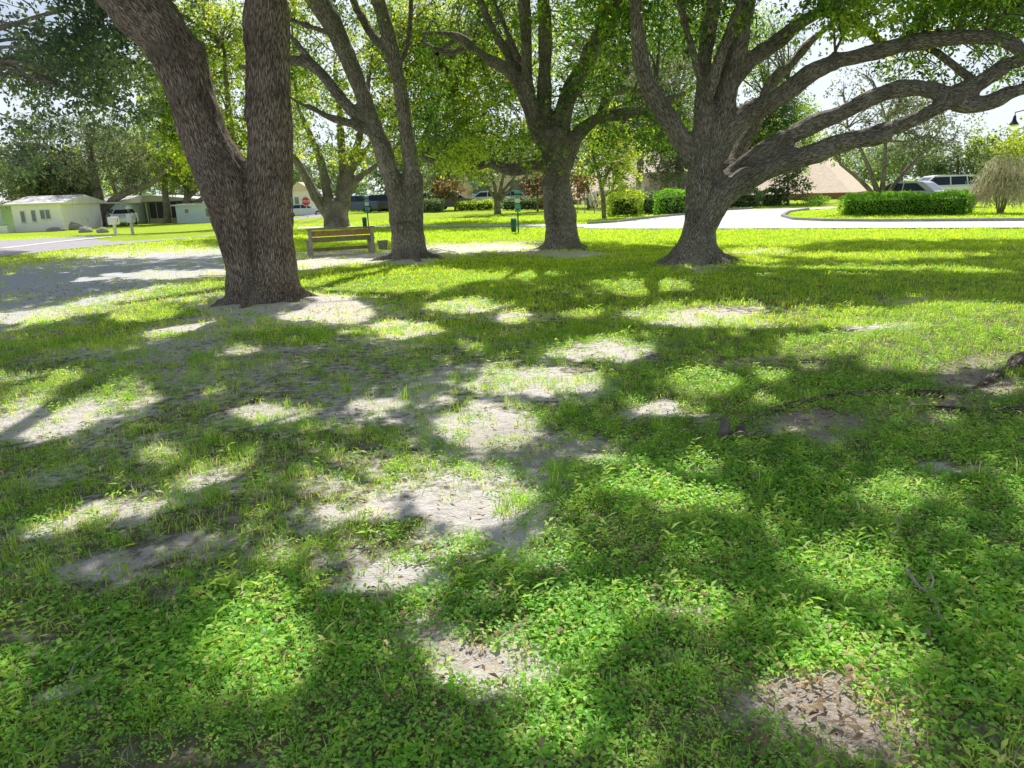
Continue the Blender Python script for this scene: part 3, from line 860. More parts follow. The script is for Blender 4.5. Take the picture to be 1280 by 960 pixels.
oak('oak_tree', bA, YA, limbs_A, 'large double-trunked brown oak nearest the camera, left of the wooden bench', M['bark_brown'], M['leaf_oak'],
    [], SH[lab == 0],
    [((-4.6, 12.5, 8.6), (5.5, 4.5, 2.6), 150)], burl=burl_A, root=(.52, 7, .95, .3), voxel=.035, disp=.022)
oak('oak_tree', bB, YB, limbs_B, 'slender oak forking low into two stems, just right of the wooden bench', M['bark_grey'], M['leaf_oak'],
    [(340, 560, -40, 90, 16.5, 23, 95, .51, .45), (330, 420, 60, 160, 18, 24, 34, .52, .45), (500, 620, -40, 60, 17, 24, 60, .50, .45)], SH[lab == 1],
    [((-3.5, 19.5, 10.5), (5, 4, 3), 90)], root=(.46, 7, 1.55, .6))
oak('oak_tree', bC, YC, limbs_C, 'many-limbed oak at the centre with a long low branch reaching left', M['bark_grey'], M['leaf_oak'],
    [(520, 690, 20, 185, 19, 28, 170, .50, .45), (690, 860, -40, 120, 18, 26, 120, .50, .45), (535, 680, 165, 208, 19.5, 22, 60, .46), (520, 800, -40, 40, 18, 25, 80, .49, .45), (740, 860, 100, 180, 19, 25, 56, .50, .45)], SH[lab == 2],
    [((1.2, 21, 11), (6, 4, 3), 100)], root=(.5, 7, 1.4, .2))
oak('oak_tree', bD, YD, limbs_D, 'oak with thick limbs sweeping far to the right over the hedge', M['bark_grey'], M['leaf_oak'],
    [(1030, 1300, -40, 26, 13.5, 18, 170, .42), (1110, 1290, 25, 95, 15, 17.5, 34, .48), (780, 960, -40, 40, 14, 20, 70, .5), (1085, 1145, 40, 90, 15, 17, 14, .42), (1040, 1090, 15, 45, 15, 17, 12, .42)], SH[lab == 3],
    [((5.5, 16.5, 9.5), (6.5, 4.5, 2.8), 120)], root=(.55, 7, 1.3, .1))
oak('oak_tree', bE, YE, limbs_E, 'spreading oak on the lawn directly behind the wooden bench', M['bark_grey'], M['leaf_yellow'],
    [(320, 540, -40, 150, 36, 46, 380, .45, .45), (340, 530, 140, 205, 37, 45, 70, .50, .45)], np.zeros((0, 3)),
    [], leaf=(52, .48, .18, .10), voxel=.06, thr=.13, root=(.5, 6, 1.15, .4), disp=.03)

# the oak whose roots reach in from the right edge
extraF = []
def gline(pts, rads, sink=.3):
    P = []
    for (u, v), r in zip(pts, rads):
        g = gp(u, v); g[2] += r * sink; P.append(g)
    return np.array(P), np.array(rads)
extraF.append((np.array([bF + [0, 0, -.3], bF + [0, 0, .3], bF + [0.05, 0, 1.5], bF + [.1, .1, 3.0], bF + [0, .3, 4.6], bF + [-.4, .8, 6.4], bF + [-1.0, 1.2, 8.0]]), np.array([.75, .62, .52, .47, .40, .30, .18])))
extraF.append((np.array([bF + [0, 0, 2.4], bF + [-.5, -.8, 4.0], bF + [-1.5, -2.0, 5.6], bF + [-2.8, -2.6, 6.6], bF + [-4.2, -3, 7.2]]), np.array([.34, .28, .22, .16, .09])))
extraF.append((np.array([bF + [0, 0, 2.8], bF + [.3, 1.2, 4.6], bF + [-.6, 2.8, 6.2], bF + [-1.6, 4.6, 7.2]]), np.array([.30, .24, .17, .09])))
e0 = gline([(1350, 440), (1300, 447), (1262, 464), (1228, 482), (1195, 494)], [.14, .09, .065, .05, .02])
e0[0][0] = bF + [-.35, -.2, .15]
extraF.append(e0)
e1 = gline([(1345, 500), (1290, 517), (1235, 515), (1180, 512), (1140, 512)], [.12, .06, .05, .04, .02])
extraF.append(e1)
e2 = gline([(1180, 497), (1110, 492), (1040, 498), (975, 512), (930, 528)], [.05, .045, .04, .035, .02], .1)
extraF.append(e2)
oak('oak_tree', bF, bF[1], [], 'oak beyond the right edge, only its gnarled surface roots and overhanging leaves showing', M['bark_brown'], M['leaf_oak'],
    [], SH[lab == 4], [((5.6, 9.5, 7.6), (3.6, 3.6, 2.0), 70)], root=(.6, 7, .8, .9), extra=extraF, voxel=.045)
# the oak beyond the left edge whose dark crown hangs into the top left
extraG = []
extraG.append((np.array([bG + [0, 0, -.3], bG + [0, 0, .4], bG + [.1, 0, 2.0], bG + [.3, .4, 4.0], bG + [.2, 1, 6.4], bG + [0, 1.4, 9.0]]), np.array([.8, .62, .52, .46, .34, .2])))
extraG.append((np.array([bG + [.1, 0, 2.6], bG + [1.2, .3, 4.6], bG + [2.4, .8, 6.6], bG + [4.0, 1.2, 8.2], bG + [5.8, 1.6, 9.0]]), np.array([.30, .24, .18, .12, .06])))
extraG.append((np.array([bG + [.1, 0, 3.2], bG + [1.0, 1.8, 5.0], bG + [2.4, 3.6, 6.2], bG + [4.0, 5.0, 7.0]]), np.array([.28, .22, .15, .07])))
oak('oak_tree', bG, bG[1], [], 'oak beyond the left edge with a dark crown hanging into the upper left corner', M['bark_grey'], M['leaf_dark'],
    [(-60, 150, -40, 120, 19, 27, 130, .50, .4), (60, 240, -40, 100, 19, 26, 84, .50, .4), (-60, 70, 120, 215, 20, 25, 26, .52, .45), (70, 190, 110, 170, 20, 25, 16, .53, .45)], SH[lab == 5],
    [((-15, 21, 9.5), (6, 5, 3), 60)], root=(.6, 6, 1.2, .2), extra=extraG, leaf=(56, .34, .15, .085))


# ------------------------------------------------------------------ background trees
def bg_tree(name, traces, Y0, base, crowns, label, bark, leafmat, nl, L, W, sig=.5, thr=.47, sc=.45, group='background trees', voxel=None, cat='tree', per=7, clus=26, droop=.35, zmin=.35):
    t = thing(name, base, label, cat, group)
    limbs = [trace(p, Y0) for p in traces]
    cl = []
    for (cx, cy, rx, ry, w) in crowns:
        c = pt(cx, cy, Y0); m = Y0 * 1.03 / F
        cl.append(ell(c, (rx * m, rx * m * .8, ry * m), int(nl * w / clus), thr, sc, .25))
    cl = np.concatenate(cl)
    cl = cl[cl[:, 2] > gH(base[0], base[1]) + zmin]
    P = cluster_leaves(cl, clus, sig, L, W, droop=droop)
    crown_obj(t, base, [P], leafmat)
    tw = branchlets(limbs, cl, per, .05, .018, 9.0, .45)
    thin = []
    for Pp, R in limbs + tw:
        thin.append((Pp, np.maximum(R, .012)))
    Vs = []; Qs = []; BK = []; off = 0
    for Pp, R in thin:
        P2, R2 = catmull(Pp, R, .35)
        v, f, b, inf = tube_np(P2, R2, 8 if R.max() > .08 else 5, .08)
        Vs.append(v); Qs.append(f + off); BK.append(b); off += len(v)
    np_mesh('trunk', np.concatenate(Vs), np.concatenate(Qs), bark, t, {'bk': np.concatenate(BK)}, smooth=True, origin=base)
    return t


def base_of(px, py):
    return gp(px, py)


def auto(px, py, top, w, lean=0):
    return [(px, py + 3, w * 1.25), (px, py - (py - top) * .3, w), (px + lean * .6, py - (py - top) * .65, w * .8), (px + lean, top, w * .4)]


b = base_of(125, 283)
bg_tree('oak_tree', [[(125, 287, 24), (125, 282, 19), (124, 265, 16), (122, 248, 15), (120, 232, 12), (114, 200, 8), (108, 160, 5)],
                     [(127, 268, 10), (134, 258, 10), (143, 249, 9.5), (160, 240, 8.5), (182, 233, 7), (196, 224, 5), (215, 205, 3)],
                     [(150, 246, 7, .5), (165, 237, 6, .8), (182, 231, 4, 1.2)],
                     [(120, 235, 8), (100, 210, 6), (75, 190, 4), (50, 180, 3)]], b[1], b,
        [(100, 190, 95, 45, 1.0), (60, 215, 70, 22, .35), (150, 190, 55, 40, .5), (88, 250, 18, 20, .30), (62, 240, 9, 15, .14), (72, 226, 30, 16, .3), (20, 226, 40, 16, .3), (30, 244, 24, 12, .16), (108, 246, 14, 16, .2)],
        'broad oak in front of the white houses with one heavy limb bending right', M['bark_grey'], M['leaf_grey'], 9500, .24, .14, .5)
b = base_of(152, 279)
bg_tree('leaning_tree', [[(156, 281, 7), (152, 265, 6), (147, 248, 6), (140, 225, 5), (134, 200, 4)], [(153, 268, 4), (158, 240, 3.5), (160, 215, 3)]], b[1], b, [(145, 190, 45, 32, 1)],
        'pale leaning trunk standing right of the broad oak by the carport', M['bark_pale'], M['leaf_grey'], 3600, .22, .13, .7)
b = base_of(167, 279)
bg_tree('forked_tree', [[(167, 282, 6), (166, 268, 5), (163, 250, 4.5), (160, 228, 3)], [(167, 270, 4), (172, 255, 4), (177, 238, 3), (182, 215, 2)]], b[1] + 1, b, [(178, 195, 40, 34, 1)],
        'thin tree forking low in a V in front of the dark screened porch', M['bark_pale'], M['leaf_oak'], 3600, .22, .13, .7)
b = base_of(209, 279)
bg_tree('straight_tree', [[(210, 282, 11), (209, 276, 9), (208, 255, 8), (206, 230, 7), (207, 190, 5), (205, 140, 3)]], b[1], b, [(215, 175, 60, 55, 1), (225, 215, 35, 20, .3)],
        'straight-trunked tree with yellow-green crown right of the screened porch', M['bark_pale'], M['leaf_yellow'], 7600, .20, .12, .6)
b = base_of(228, 278)
bg_tree('oak_tree', [[(227, 281, 14), (228, 276, 11), (231, 262, 10), (234, 245, 8), (232, 225, 6), (228, 200, 4)], [(232, 266, 8), (243, 256, 7), (256, 246, 6), (270, 232, 4), (285, 215, 3)], [(234, 248, 6), (248, 235, 5), (262, 222, 3)]],
        b[1], b, [(262, 205, 42, 28, 1), (235, 190, 35, 30, .6)],
        'twisting grey oak with bare limbs in front of the plain white building', M['bark_pale'], M['leaf_grey'], 4600, .2, .12, .6)
Y = 54.
b = np.array([pt(296, 250, Y)[0], Y, 0]); b[2] = gH(b[0], b[1])
bg_tree('tall_tree', [[(296, 275, 16), (296, 240, 14), (292, 190, 11), (285, 130, 7), (280, 60, 4)], [(294, 200, 8), (270, 150, 6), (245, 100, 4)], [(294, 190, 8), (330, 140, 6), (350, 90, 4)]], Y, b,
        [(285, 110, 95, 105, 1.2), (230, 130, 50, 80, .5), (250, 40, 80, 60, .5)],
        'tall bright green tree standing behind the nearest oak trunk', M['bark_grey'], M['leaf_yellow'], 13000, .22, .13, .5)
Y = 44.
b = np.array([pt(514, 260, Y)[0], Y, 0]); b[2] = gH(b[0], b[1])
bg_tree('tall_tree', [[(514, 282, 16), (514, 250, 13), (520, 200, 10), (540, 150, 7), (560, 90, 4)], [(518, 210, 8), (560, 170, 6), (600, 140, 4), (640, 120, 3)], [(520, 190, 7), (500, 120, 5), (490, 50, 3)]], Y, b,
        [(595, 130, 85, 80, 1.2), (520, 110, 60, 95, .7), (600, 40, 90, 50, .6)],
        'yellow-green tree hidden behind the slender forked oak', M['bark_grey'], M['leaf_yellow'], 11000, .20, .12, .45)
b = base_of(622, 267)
bg_tree('myrtle_tree', [[(622, 270, 11), (622, 264, 9), (621, 252, 8), (622, 246, 8)], [(620, 250, 5), (612, 238, 4), (604, 226, 3.4), (597, 213, 2)], [(621, 248, 5), (618, 232, 4), (613, 215, 3), (610, 200, 2)],
                        [(623, 248, 5), (627, 230, 4), (630, 212, 3), (631, 195, 2)], [(624, 250, 5), (636, 239, 4), (648, 228, 3), (662, 217, 2)], [(622, 246, 4), (641, 224, 3), (652, 205, 2)]], b[1], b,
        [(625, 200, 50, 18, 1), (610, 212, 34, 14, .3)],
        'vase-shaped pale tree in front of the low hedge, between two oak trunks', M['bark_pale'], M['leaf_grey'], 2600, .20, .11, .5)
b = base_of(569, 264)
bg_tree('copper_tree', [auto(569, 264, 222, 2.6)], b[1], b, [(572, 230, 24, 15, 1), (590, 232, 10, 10, .2)],
        'slim young tree with coppery brown leaves in front of the parked cars', M['bark_grey'], M['leaf_brown'], 1200, .22, .13, .45)
b = base_of(548, 264)
bg_tree('weeping_tree', [auto(548, 264, 210, 4)], b[1], b, [(541, 213, 26, 26, 1), (536, 232, 15, 14, .25), (560, 205, 20, 16, .4)],
        'feathery pale green tree beside the coppery one', M['bark_grey'], M['leaf_grey'], 2600, .22, .10, .5, droop=1.2)
b = base_of(672, 264)
bg_tree('copper_tree', [auto(672, 264, 225, 2.5)], b[1], b, [(670, 232, 12, 14, 1)],
        'small dark red tree half hidden behind the central oak trunk', M['bark_grey'], M['leaf_red'], 800, .22, .13, .4)
b = base_of(755, 273)
bg_tree('slender_tree', [[(756, 276, 7), (755, 270, 6), (754, 250, 5.5), (751, 230, 5), (746, 210, 4), (740, 190, 3)], [(752, 232, 4), (762, 212, 3), (772, 190, 2)], [(754, 246, 3, .3), (764, 240, 3, .3), (768, 226, 2, .3)]], b[1], b,
        [(755, 180, 40, 40, 1), (728, 215, 15, 22, .25), (775, 222, 16, 20, .25)],
        'grey slender tree beside the rounded hedge right of the central oak', M['bark_pale'], M['leaf_yellow'], 3800, .17, .10, .45)
b = base_of(735, 262)
bg_tree('copper_tree', [auto(735, 262, 225, 2.6)], b[1], b, [(730, 233, 12, 16, 1)],
        'small bronze-leaved tree between the central oak and the slender grey tree', M['bark_grey'], M['leaf_brown'], 800, .22, .13, .4)
Y = 58.
b = np.array([pt(856, 250, Y)[0], Y, 0]); b[2] = gH(b[0], b[1])
bg_tree('silver_tree', [auto(852, 262, 130, 8, -8)], Y, b, [(826, 175, 42, 62, 1), (850, 120, 50, 50, .6), (800, 130, 40, 40, .5)],
        'silvery green tree behind the left side of the long-limbed oak', M['bark_grey'], M['leaf_grey'], 8200, .19, .11, .55)
Y = 47.
b = np.array([pt(800, 250, 68)[0], 68, 0]); b[2] = gH(b[0], b[1])
bg_tree('tall_tree', [auto(800, 252, 110, 9, 5)], 68, b, [(790, 120, 75, 70, 1), (760, 50, 90, 50, .6), (870, 60, 60, 60, .5)],
        'tall green tree far behind, filling the gap between the central oak and the long-limbed oak', M['bark_grey'], M['leaf_oak'], 12000, .26, .16, .75)
b = base_of(985, 257)
bg_tree('young_tree', [auto(985, 257, 212, 3)], b[1], b, [(985, 222, 18, 20, 1), (1005, 240, 9, 8, .15)],
        'small young tree by the driveway in front of the peach-roofed building', M['bark_grey'], M['leaf_grey'], 1300, .2, .11, .42)
Y = 60.
b = np.array([pt(905, 250, Y)[0], Y, 0]); b[2] = gH(b[0], b[1])
bg_tree('tall_tree', [auto(908, 256, 120, 10, 50), [(930, 190, 6), (960, 150, 5), (985, 100, 3)]], Y, b, [(968, 150, 42, 55, 1), (985, 190, 36, 24, .35), (950, 70, 50, 50, .5)],
        'bright green tree behind the long-limbed oak, above the peach roof', M['bark_grey'], M['leaf_oak'], 9000, .2, .12, .6)
b = base_of(1102, 262)
bg_tree('olive_tree', [[(1100, 266, 10), (1098, 245, 8), (1090, 220, 6), (1075, 185, 4), (1060, 160, 2)], [(1101, 262, 8), (1103, 235, 7), (1106, 200, 5), (1108, 150, 3)], [(1104, 258, 7), (1115, 235, 6), (1135, 210, 5), (1160, 185, 3)], [(1098, 250, 6), (1075, 225, 5), (1050, 205, 3)]], 37., np.array([*pt(1102, 262, 37.)[:2], gH(*pt(1102, 262, 37.)[:2])]),
        [(1105, 180, 90, 55, 1), (1050, 200, 40, 28, .3), (1165, 190, 32, 26, .3), (1110, 110, 60, 30, .22)],
        'wide olive-grey tree with thin stems rising behind the clipped hedge', M['bark_pale'], M['leaf_grey'], 5200, .15, .075, .45, thr=.5, zmin=2.9)

# row of far trees
far_lab = ['far tree seen at the very left above the white house roof', 'far tree showing above the gap between the white houses', 'far tree above the carport roof',
           'far tree above the screened porch', 'far tree above the plain white building', 'far tree left of the nearest oak, behind the road',
           'far tree just right of the nearest oak trunk', 'far tree in the fork of the oak behind the bench', 'far tree right of the oak behind the bench',
           'far tree behind the slender forked oak', 'far tree above the dark blue cars', 'far tree above the vase-shaped pale tree', 'far tree directly behind the central oak',
           'far tree right of the central oak', 'far tree above the rounded hedge', 'far tree behind the silvery green tree', 'far tree behind the long-limbed oak trunk',
           'far tree above the left end of the peach roof', 'far tree above the right end of the peach roof', 'far tree behind the olive-grey tree',
           'far tree above the dark blue hatchback by the clipped hedge', 'far tree above the white estate car', 'far tree behind the drooping straw-coloured bush', 'far tree at the very right edge under the street lamp']
for i, lb in enumerate(far_lab):
    px = -30 + i * 58 + rng.uniform(-10, 10)
    Y = rng.uniform(92, 118)
    hz = 262 - .0344 * px
    b = pt(px, hz + 12, Y); b[2] = gH(b[0], b[1])
    hh = rng.uniform(30, 48) * (0.75 if px > 1020 else 1.15)
    bg_tree('far_tree', [auto(px, hz + 14, hz - hh, 4, rng.uniform(-6, 6))], Y, b, [(px, hz - hh * .85, 40, hh * .75, 1), (px + 15, hz - hh * .35, 30, hh * .5, .4)],
            lb, M['bark_grey'], M[['leaf_far_haze', 'leaf_grey', 'leaf_yellow', 'leaf_far_haze'][i % 4]], 2600, .42, .26, 1.1, group='far trees behind the buildings', clus=20)


# ------------------------------------------------------------------ hedges and bushes
def hedge(name, p0, p1, w, h, label, group, nleaf, L=.09, W=.055, leafmat=None, round_=.25, z=None, lump=.12):
    p0 = np.array(p0, float); p1 = np.array(p1, float)
    c = (p0 + p1) / 2; c[2] = gH(c[0], c[1]) if z is None else z
    d = p1[:2] - p0[:2]; ln = np.linalg.norm(d); rz = math.atan2(d[1], d[0])
    t = thing(name, c, label, 'hedge', group, rz)
    k = nleaf
    u = rng.uniform(-1, 1, (k, 3))
    ax = rng.integers(0, 3, k)
    wgt = np.array([w * h, ln * h, ln * w]); ax = rng.choice(3, k, p=wgt / wgt.sum())
    sg = np.sign(u[np.arange(k), ax]); sg[(ax == 2)] = np.where(rng.random((ax == 2).sum()) < .92, 1, -1)
    u[np.arange(k), ax] = sg
    S = np.array([ln / 2, w / 2, h / 2])
    P = u * S
    q = np.abs(u); corner = np.clip((np.sort(q, 1)[:, 1] - (1 - round_)) / round_, 0, 1) ** 2
    P = P * (1 - .10 * corner[:, None])
    nrm = np.zeros((k, 3)); nrm[np.arange(k), ax] = sg
    P = P + nrm * ((vn3(P * 2.2 + c + 5) - .6) * lump * 2 + rng.normal(0, .045, k) - .03)[:, None]
    P[:, 2] = np.maximum(P[:, 2] + h / 2, .04)
    D = rng.normal(size=(k, 3)) + nrm * .8 + np.array([0, 0, .4]); Nn = rng.normal(size=(k, 3)) * .8 + nrm + np.array([0, 0, .3])
    V, Fq = leaf_quads(P, D, Nn, L * rng.uniform(.7, 1.3, k), W * rng.uniform(.7, 1.3, k))
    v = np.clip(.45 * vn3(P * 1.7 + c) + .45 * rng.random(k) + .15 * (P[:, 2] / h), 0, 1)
    np_mesh('foliage', V, Fq, leafmat or M['leaf_hedge'], t, {'v': np.repeat(v, 4)})
    m = MB(); m.box((0, 0, h * .40), (ln - .5, w - .55, h * .66), bevel=.12)  # solid dark box stands in for the shade inside the hedge
    m.build('shade_core', M['dark_core'], t)
    return t


ph0 = gp(1052, 269.5); ph1 = gp(1213, 268.5)
hedge('clipped_hedge', ph0, ph1, 1.2, .92, 'long clipped rectangular green hedge in front of the cars at right', None, 15000, .075, .05)
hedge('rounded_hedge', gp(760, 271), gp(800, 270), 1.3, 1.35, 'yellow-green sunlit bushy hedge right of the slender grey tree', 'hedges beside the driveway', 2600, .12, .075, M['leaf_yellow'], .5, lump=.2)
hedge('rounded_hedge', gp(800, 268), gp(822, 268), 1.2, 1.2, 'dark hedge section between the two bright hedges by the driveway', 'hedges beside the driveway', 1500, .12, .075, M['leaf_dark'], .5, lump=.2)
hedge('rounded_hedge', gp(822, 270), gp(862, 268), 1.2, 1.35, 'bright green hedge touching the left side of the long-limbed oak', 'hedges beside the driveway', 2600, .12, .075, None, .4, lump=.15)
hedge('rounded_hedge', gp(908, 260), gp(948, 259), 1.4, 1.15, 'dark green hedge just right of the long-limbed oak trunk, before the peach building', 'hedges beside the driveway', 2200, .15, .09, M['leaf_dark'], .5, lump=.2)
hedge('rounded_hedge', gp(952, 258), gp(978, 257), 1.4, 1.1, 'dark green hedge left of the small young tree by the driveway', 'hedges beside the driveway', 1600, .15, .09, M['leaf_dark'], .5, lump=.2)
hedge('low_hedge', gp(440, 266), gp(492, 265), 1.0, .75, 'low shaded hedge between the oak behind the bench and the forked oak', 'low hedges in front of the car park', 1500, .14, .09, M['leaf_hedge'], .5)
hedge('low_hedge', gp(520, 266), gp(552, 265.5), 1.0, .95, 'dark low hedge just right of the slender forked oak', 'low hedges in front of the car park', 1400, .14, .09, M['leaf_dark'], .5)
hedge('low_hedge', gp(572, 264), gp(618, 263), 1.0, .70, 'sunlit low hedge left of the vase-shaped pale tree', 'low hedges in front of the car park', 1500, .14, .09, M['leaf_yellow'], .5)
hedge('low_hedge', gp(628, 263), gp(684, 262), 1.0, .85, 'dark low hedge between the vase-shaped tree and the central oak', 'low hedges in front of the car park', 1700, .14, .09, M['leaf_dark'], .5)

# drooping straw-coloured bush at right
b = gp(1250, 267)
t = thing('drooping_bush', b, 'drooping straw-coloured bush beside the right end of the clipped hedge', 'bush')
k = 1500
u = unit(rng.normal(size=(k, 3))); u[:, 2] = np.abs(u[:, 2])
rad = rng.uniform(.55, 1, k)[:, None]
P = u * rad * np.array([1.1, 1.05, 1.95]) + np.array([0, 0, .75])
P[:, :2] *= (.75 + .5 * vn3(P * 1.3 + 4))[:, None]
P = P[P[:, 2] > .25]; k = len(P)
D = np.concatenate([P[:, :2] * .35, -np.ones((k, 1))], 1) + rng.normal(size=(k, 3)) * .28
V, Fq = leaf_quads(P, D, rng.normal(size=(k, 3)), np.minimum(rng.uniform(.3, .9, k), P[:, 2] * .95), rng.uniform(.02, .05, k))
np_mesh('foliage', V, Fq, M['straw'], t, {'v': np.repeat(np.clip(rng.random(k) * .7 + .3 * vn3(P * 2), 0, 1), 4)})
m = MB()
for i in range(9):
    a = i * 2 * PI / 9 + .2; m.tube([(.08 * math.cos(a), .08 * math.sin(a), 0), (.25 * math.cos(a), .25 * math.sin(a), .7), (.7 * math.cos(a), .7 * math.sin(a), 1.6)], [.04, .03, .012], 6)
m.build('stem', M['wood_grey'], t, True)
k = 5200
P = unit(rng.normal(size=(k, 3))) * np.array([1.4, 1.3, 1.35]) * rng.uniform(.35, 1, k)[:, None] + np.array([.05, 0, 1.55])
P = P * (.80 + .42 * vn3(P * 1.7 + 9))[:, None]
P = P[(vn3(P * 2.4 + 2) > .36) & (P[:, 2] > .2)]; k = len(P)
V, Fq = leaf_quads(P, rng.normal(size=(k, 3)) - [0, 0, .8], rng.normal(size=(k, 3)), rng.uniform(.06, .16, k), rng.uniform(.02, .05, k))
np_mesh('foliage', V, Fq, M['leaf_grey'], t, {'v': np.repeat(np.clip(.35 + .6 * rng.random(k), 0, 1), 4)})
k = 700
P = unit(rng.normal(size=(k, 3))) * np.array([.7, .7, .4]) * rng.uniform(.3, 1, k)[:, None] + np.array([.1, 0, 2.75])
V, Fq = leaf_quads(P, rng.normal(size=(k, 3)), rng.normal(size=(k, 3)) + [0, 0, .5], rng.uniform(.06, .14, k), rng.uniform(.03, .06, k))
np_mesh('foliage', V, Fq, M['leaf_yellow'], t, {'v': np.repeat(rng.random(k), 4)})

# pale ornamental reeds behind the rounded hedge
b = gp(790, 264)
k = 700
xy = rng.normal(size=(k, 2)) * np.array([1.2, .35]); P = np.concatenate([xy, np.zeros((k, 1))], 1)
D = np.concatenate([xy * .12 + rng.normal(size=(k, 2)) * .08, np.ones((k, 1))], 1)
V, Fq = leaf_quads(P, D, rng.normal(size=(k, 3)), rng.uniform(1.3, 2.2, k), rng.uniform(.03, .06, k))
t = thing('reed_clump', b, 'pale upright reed clump rising behind the yellow-green bushy hedge', 'reeds')
np_mesh('foliage', V, Fq, M['straw'], t, {'v': np.repeat(rng.random(k), 4)})

# yellow-green garden shrub by the white house
def shrub(px, py, r, h, label, lm, n=700, group=None, L=.14):
    b = gp(px, py)
    P = unit(rng.normal(size=(n, 3))) * rng.uniform(.4, 1, n)[:, None] * np.array([r, r, h / 2]) + np.array([0, 0, h * .52])
    P += (vn3(P * 3 + b)[:, None] - .5) * .3
    P[:, 2] = np.maximum(P[:, 2], .03)
    V, Fq = leaf_quads(P, rng.normal(size=(n, 3)) + [0, 0, .5], rng.normal(size=(n, 3)) + [0, 0, .5], L * rng.uniform(.7, 1.3, n), L * .6 * rng.uniform(.7, 1.3, n))
    t = thing('shrub', b, label, 'shrub', group)
    np_mesh('foliage', V, Fq, lm, t, {'v': np.repeat(rng.random(n), 4)})
    m = MB()
    for i in range(5):
        a = i * 1.3; m.tube([(0, 0, -.03), (.3 * r * math.cos(a), .3 * r * math.sin(a), h * .35), (.7 * r * math.cos(a), .7 * r * math.sin(a), h * .75)], [.03, .02, .008], 5)
    m.build('stem', M['wood_grey'], t)
shrub(96, 286, .9, 1.3, 'yellow-green garden shrub beside the right end of the white house', M['leaf_yellow'], 900)
shrub(103, 276, .8, 2.3, 'tall yellow-green shrub growing close to the wall left of the broad oak', M['leaf_yellow'], 800)
shrub(362, 271, .9, .9, 'small rounded green shrub just right of the nearest oak trunk, by the road', M['leaf_hedge'], 700)
shrub(1022, 257, .8, .7, 'low green shrub before the peach building, left of the clipped hedge', M['leaf_hedge'], 500)

# ------------------------------------------------------------------ ground sheet, roads
def spaced(a, b, s): return np.arange(a, b, s)
xs = np.concatenate([-np.geomspace(12, 420, 46)[::-1], spaced(-11.9, 11.9, .12), np.geomspace(12, 420, 46)])
ys = np.concatenate([[-60, -30, -15, -8, -4, -2, -1], spaced(-.5, 13, .10), spaced(13, 40, .3), np.geomspace(40, 700, 60)])
XX, YY = np.meshgrid(xs, ys)
V = np.stack([XX, YY, H(XX, YY)], -1).reshape(-1, 3)
nx, ny = len(xs), len(ys)
i = np.arange(ny - 1)[:, None] * nx; j = np.arange(nx - 1)[None]
Fq = np.stack([i + j, i + j + 1, i + nx + j + 1, i + nx + j], -1).reshape(-1, 4)
sa = sand_at(V[:, 0], V[:, 1])
fa = sst(7, 20, V[:, 1])
gx, gy, gw = proj(V)
lt_ = np.where(gw > .5, look(LOTM, gx, gy), 0) * (V[:, 1] > 4)
o = np_mesh('ground', V, Fq, M['ground'], None, {'sand': sa, 'far': fa, 'lot': lt_, 'brown': np.where(gw > .5, look(BRNM, gx, gy), 0) * (V[:, 1] > .5)}, smooth=True)
set_props(o, 'park lawn with bare sandy patches and a worn sandy track', kind='structure')


def sheet(name, poly, mat, label, lift=.02, sub=True):
    P = gp(np.array([p[0] for p in poly], float), np.array([p[1] for p in poly], float), lift)
    tri = tessellate_polygon([[Vector(p) for p in P]])
    o = np_mesh(name, P, np.array(tri), mat); return set_props(o, label, kind='structure')


def dense(pts, n=6):
    P = np.array(pts, float); out = []
    for a, b in zip(P, P[1:]):
        for k in range(n): out.append(a + (b - a) * k / n)
    out.append(P[-1]); return [tuple(q) for q in out]


road_lo = dense([(-120, 337), (0, 321.5), (100, 310.5), (200, 301.5), (262, 296), (300, 291.5), (335, 287), (365, 282.5), (395, 275.5), (412, 270)])
road_hi = dense([(-120, 308), (0, 300.8), (100, 296), (200, 291), (262, 287), (300, 283.5), (335, 279), (362, 274), (382, 269.5), (402, 266)])


def strip(name, lo, hi, mat, label, lift):
    n = len(lo)
    A = gp(np.array([p[0] for p in lo]), np.array([p[1] for p in lo]), lift); B = gp(np.array([p[0] for p in hi]), np.array([p[1] for p in hi]), lift)
    V = np.concatenate([A, B]); k = np.arange(n - 1)
    o = np_mesh(name, V, np.stack([k, k + 1, n + k + 1, n + k], -1), mat); return set_props(o, label, kind='structure')


strip('road', road_lo, road_hi, M['asphalt'], 'grey asphalt road passing the white houses', .02)
strip('road_marking', dense([(-120, 324), (0, 312), (70, 303.5), (140, 296.6)]), dense([(-120, 322), (0, 310.6), (70, 302.3), (140, 295.6)]), M['white_line'], 'white painted line on the road', .026)
strip('sidewalk', dense([(372, 286.2), (520, 284.0), (640, 283.6), (735, 284.2)]), dense([(372, 284.0), (520, 281.8), (640, 281.2), (735, 280.6)]), M['concrete'], 'narrow concrete footpath crossing the lawn', .024)
drive_lo = dense([(730, 286.5), (800, 286.6), (900, 286.6), (1050, 286.2), (1400, 285.5)], 4)
drive_hi = dense([(1400, 276), (1300, 277), (1100, 278), (1030, 277.3), (992, 275.5), (978, 271.5), (985, 266.5), (1010, 262.6), (1050, 260.6), (1040, 258.8), (1000, 260.6), (940, 262), (900, 264), (850, 270), (810, 274), (770, 279), (730, 281.4)], 4)
sheet('driveway', drive_lo + drive_hi, M['concrete'], 'bright concrete driveway curving past the hedges', .03)
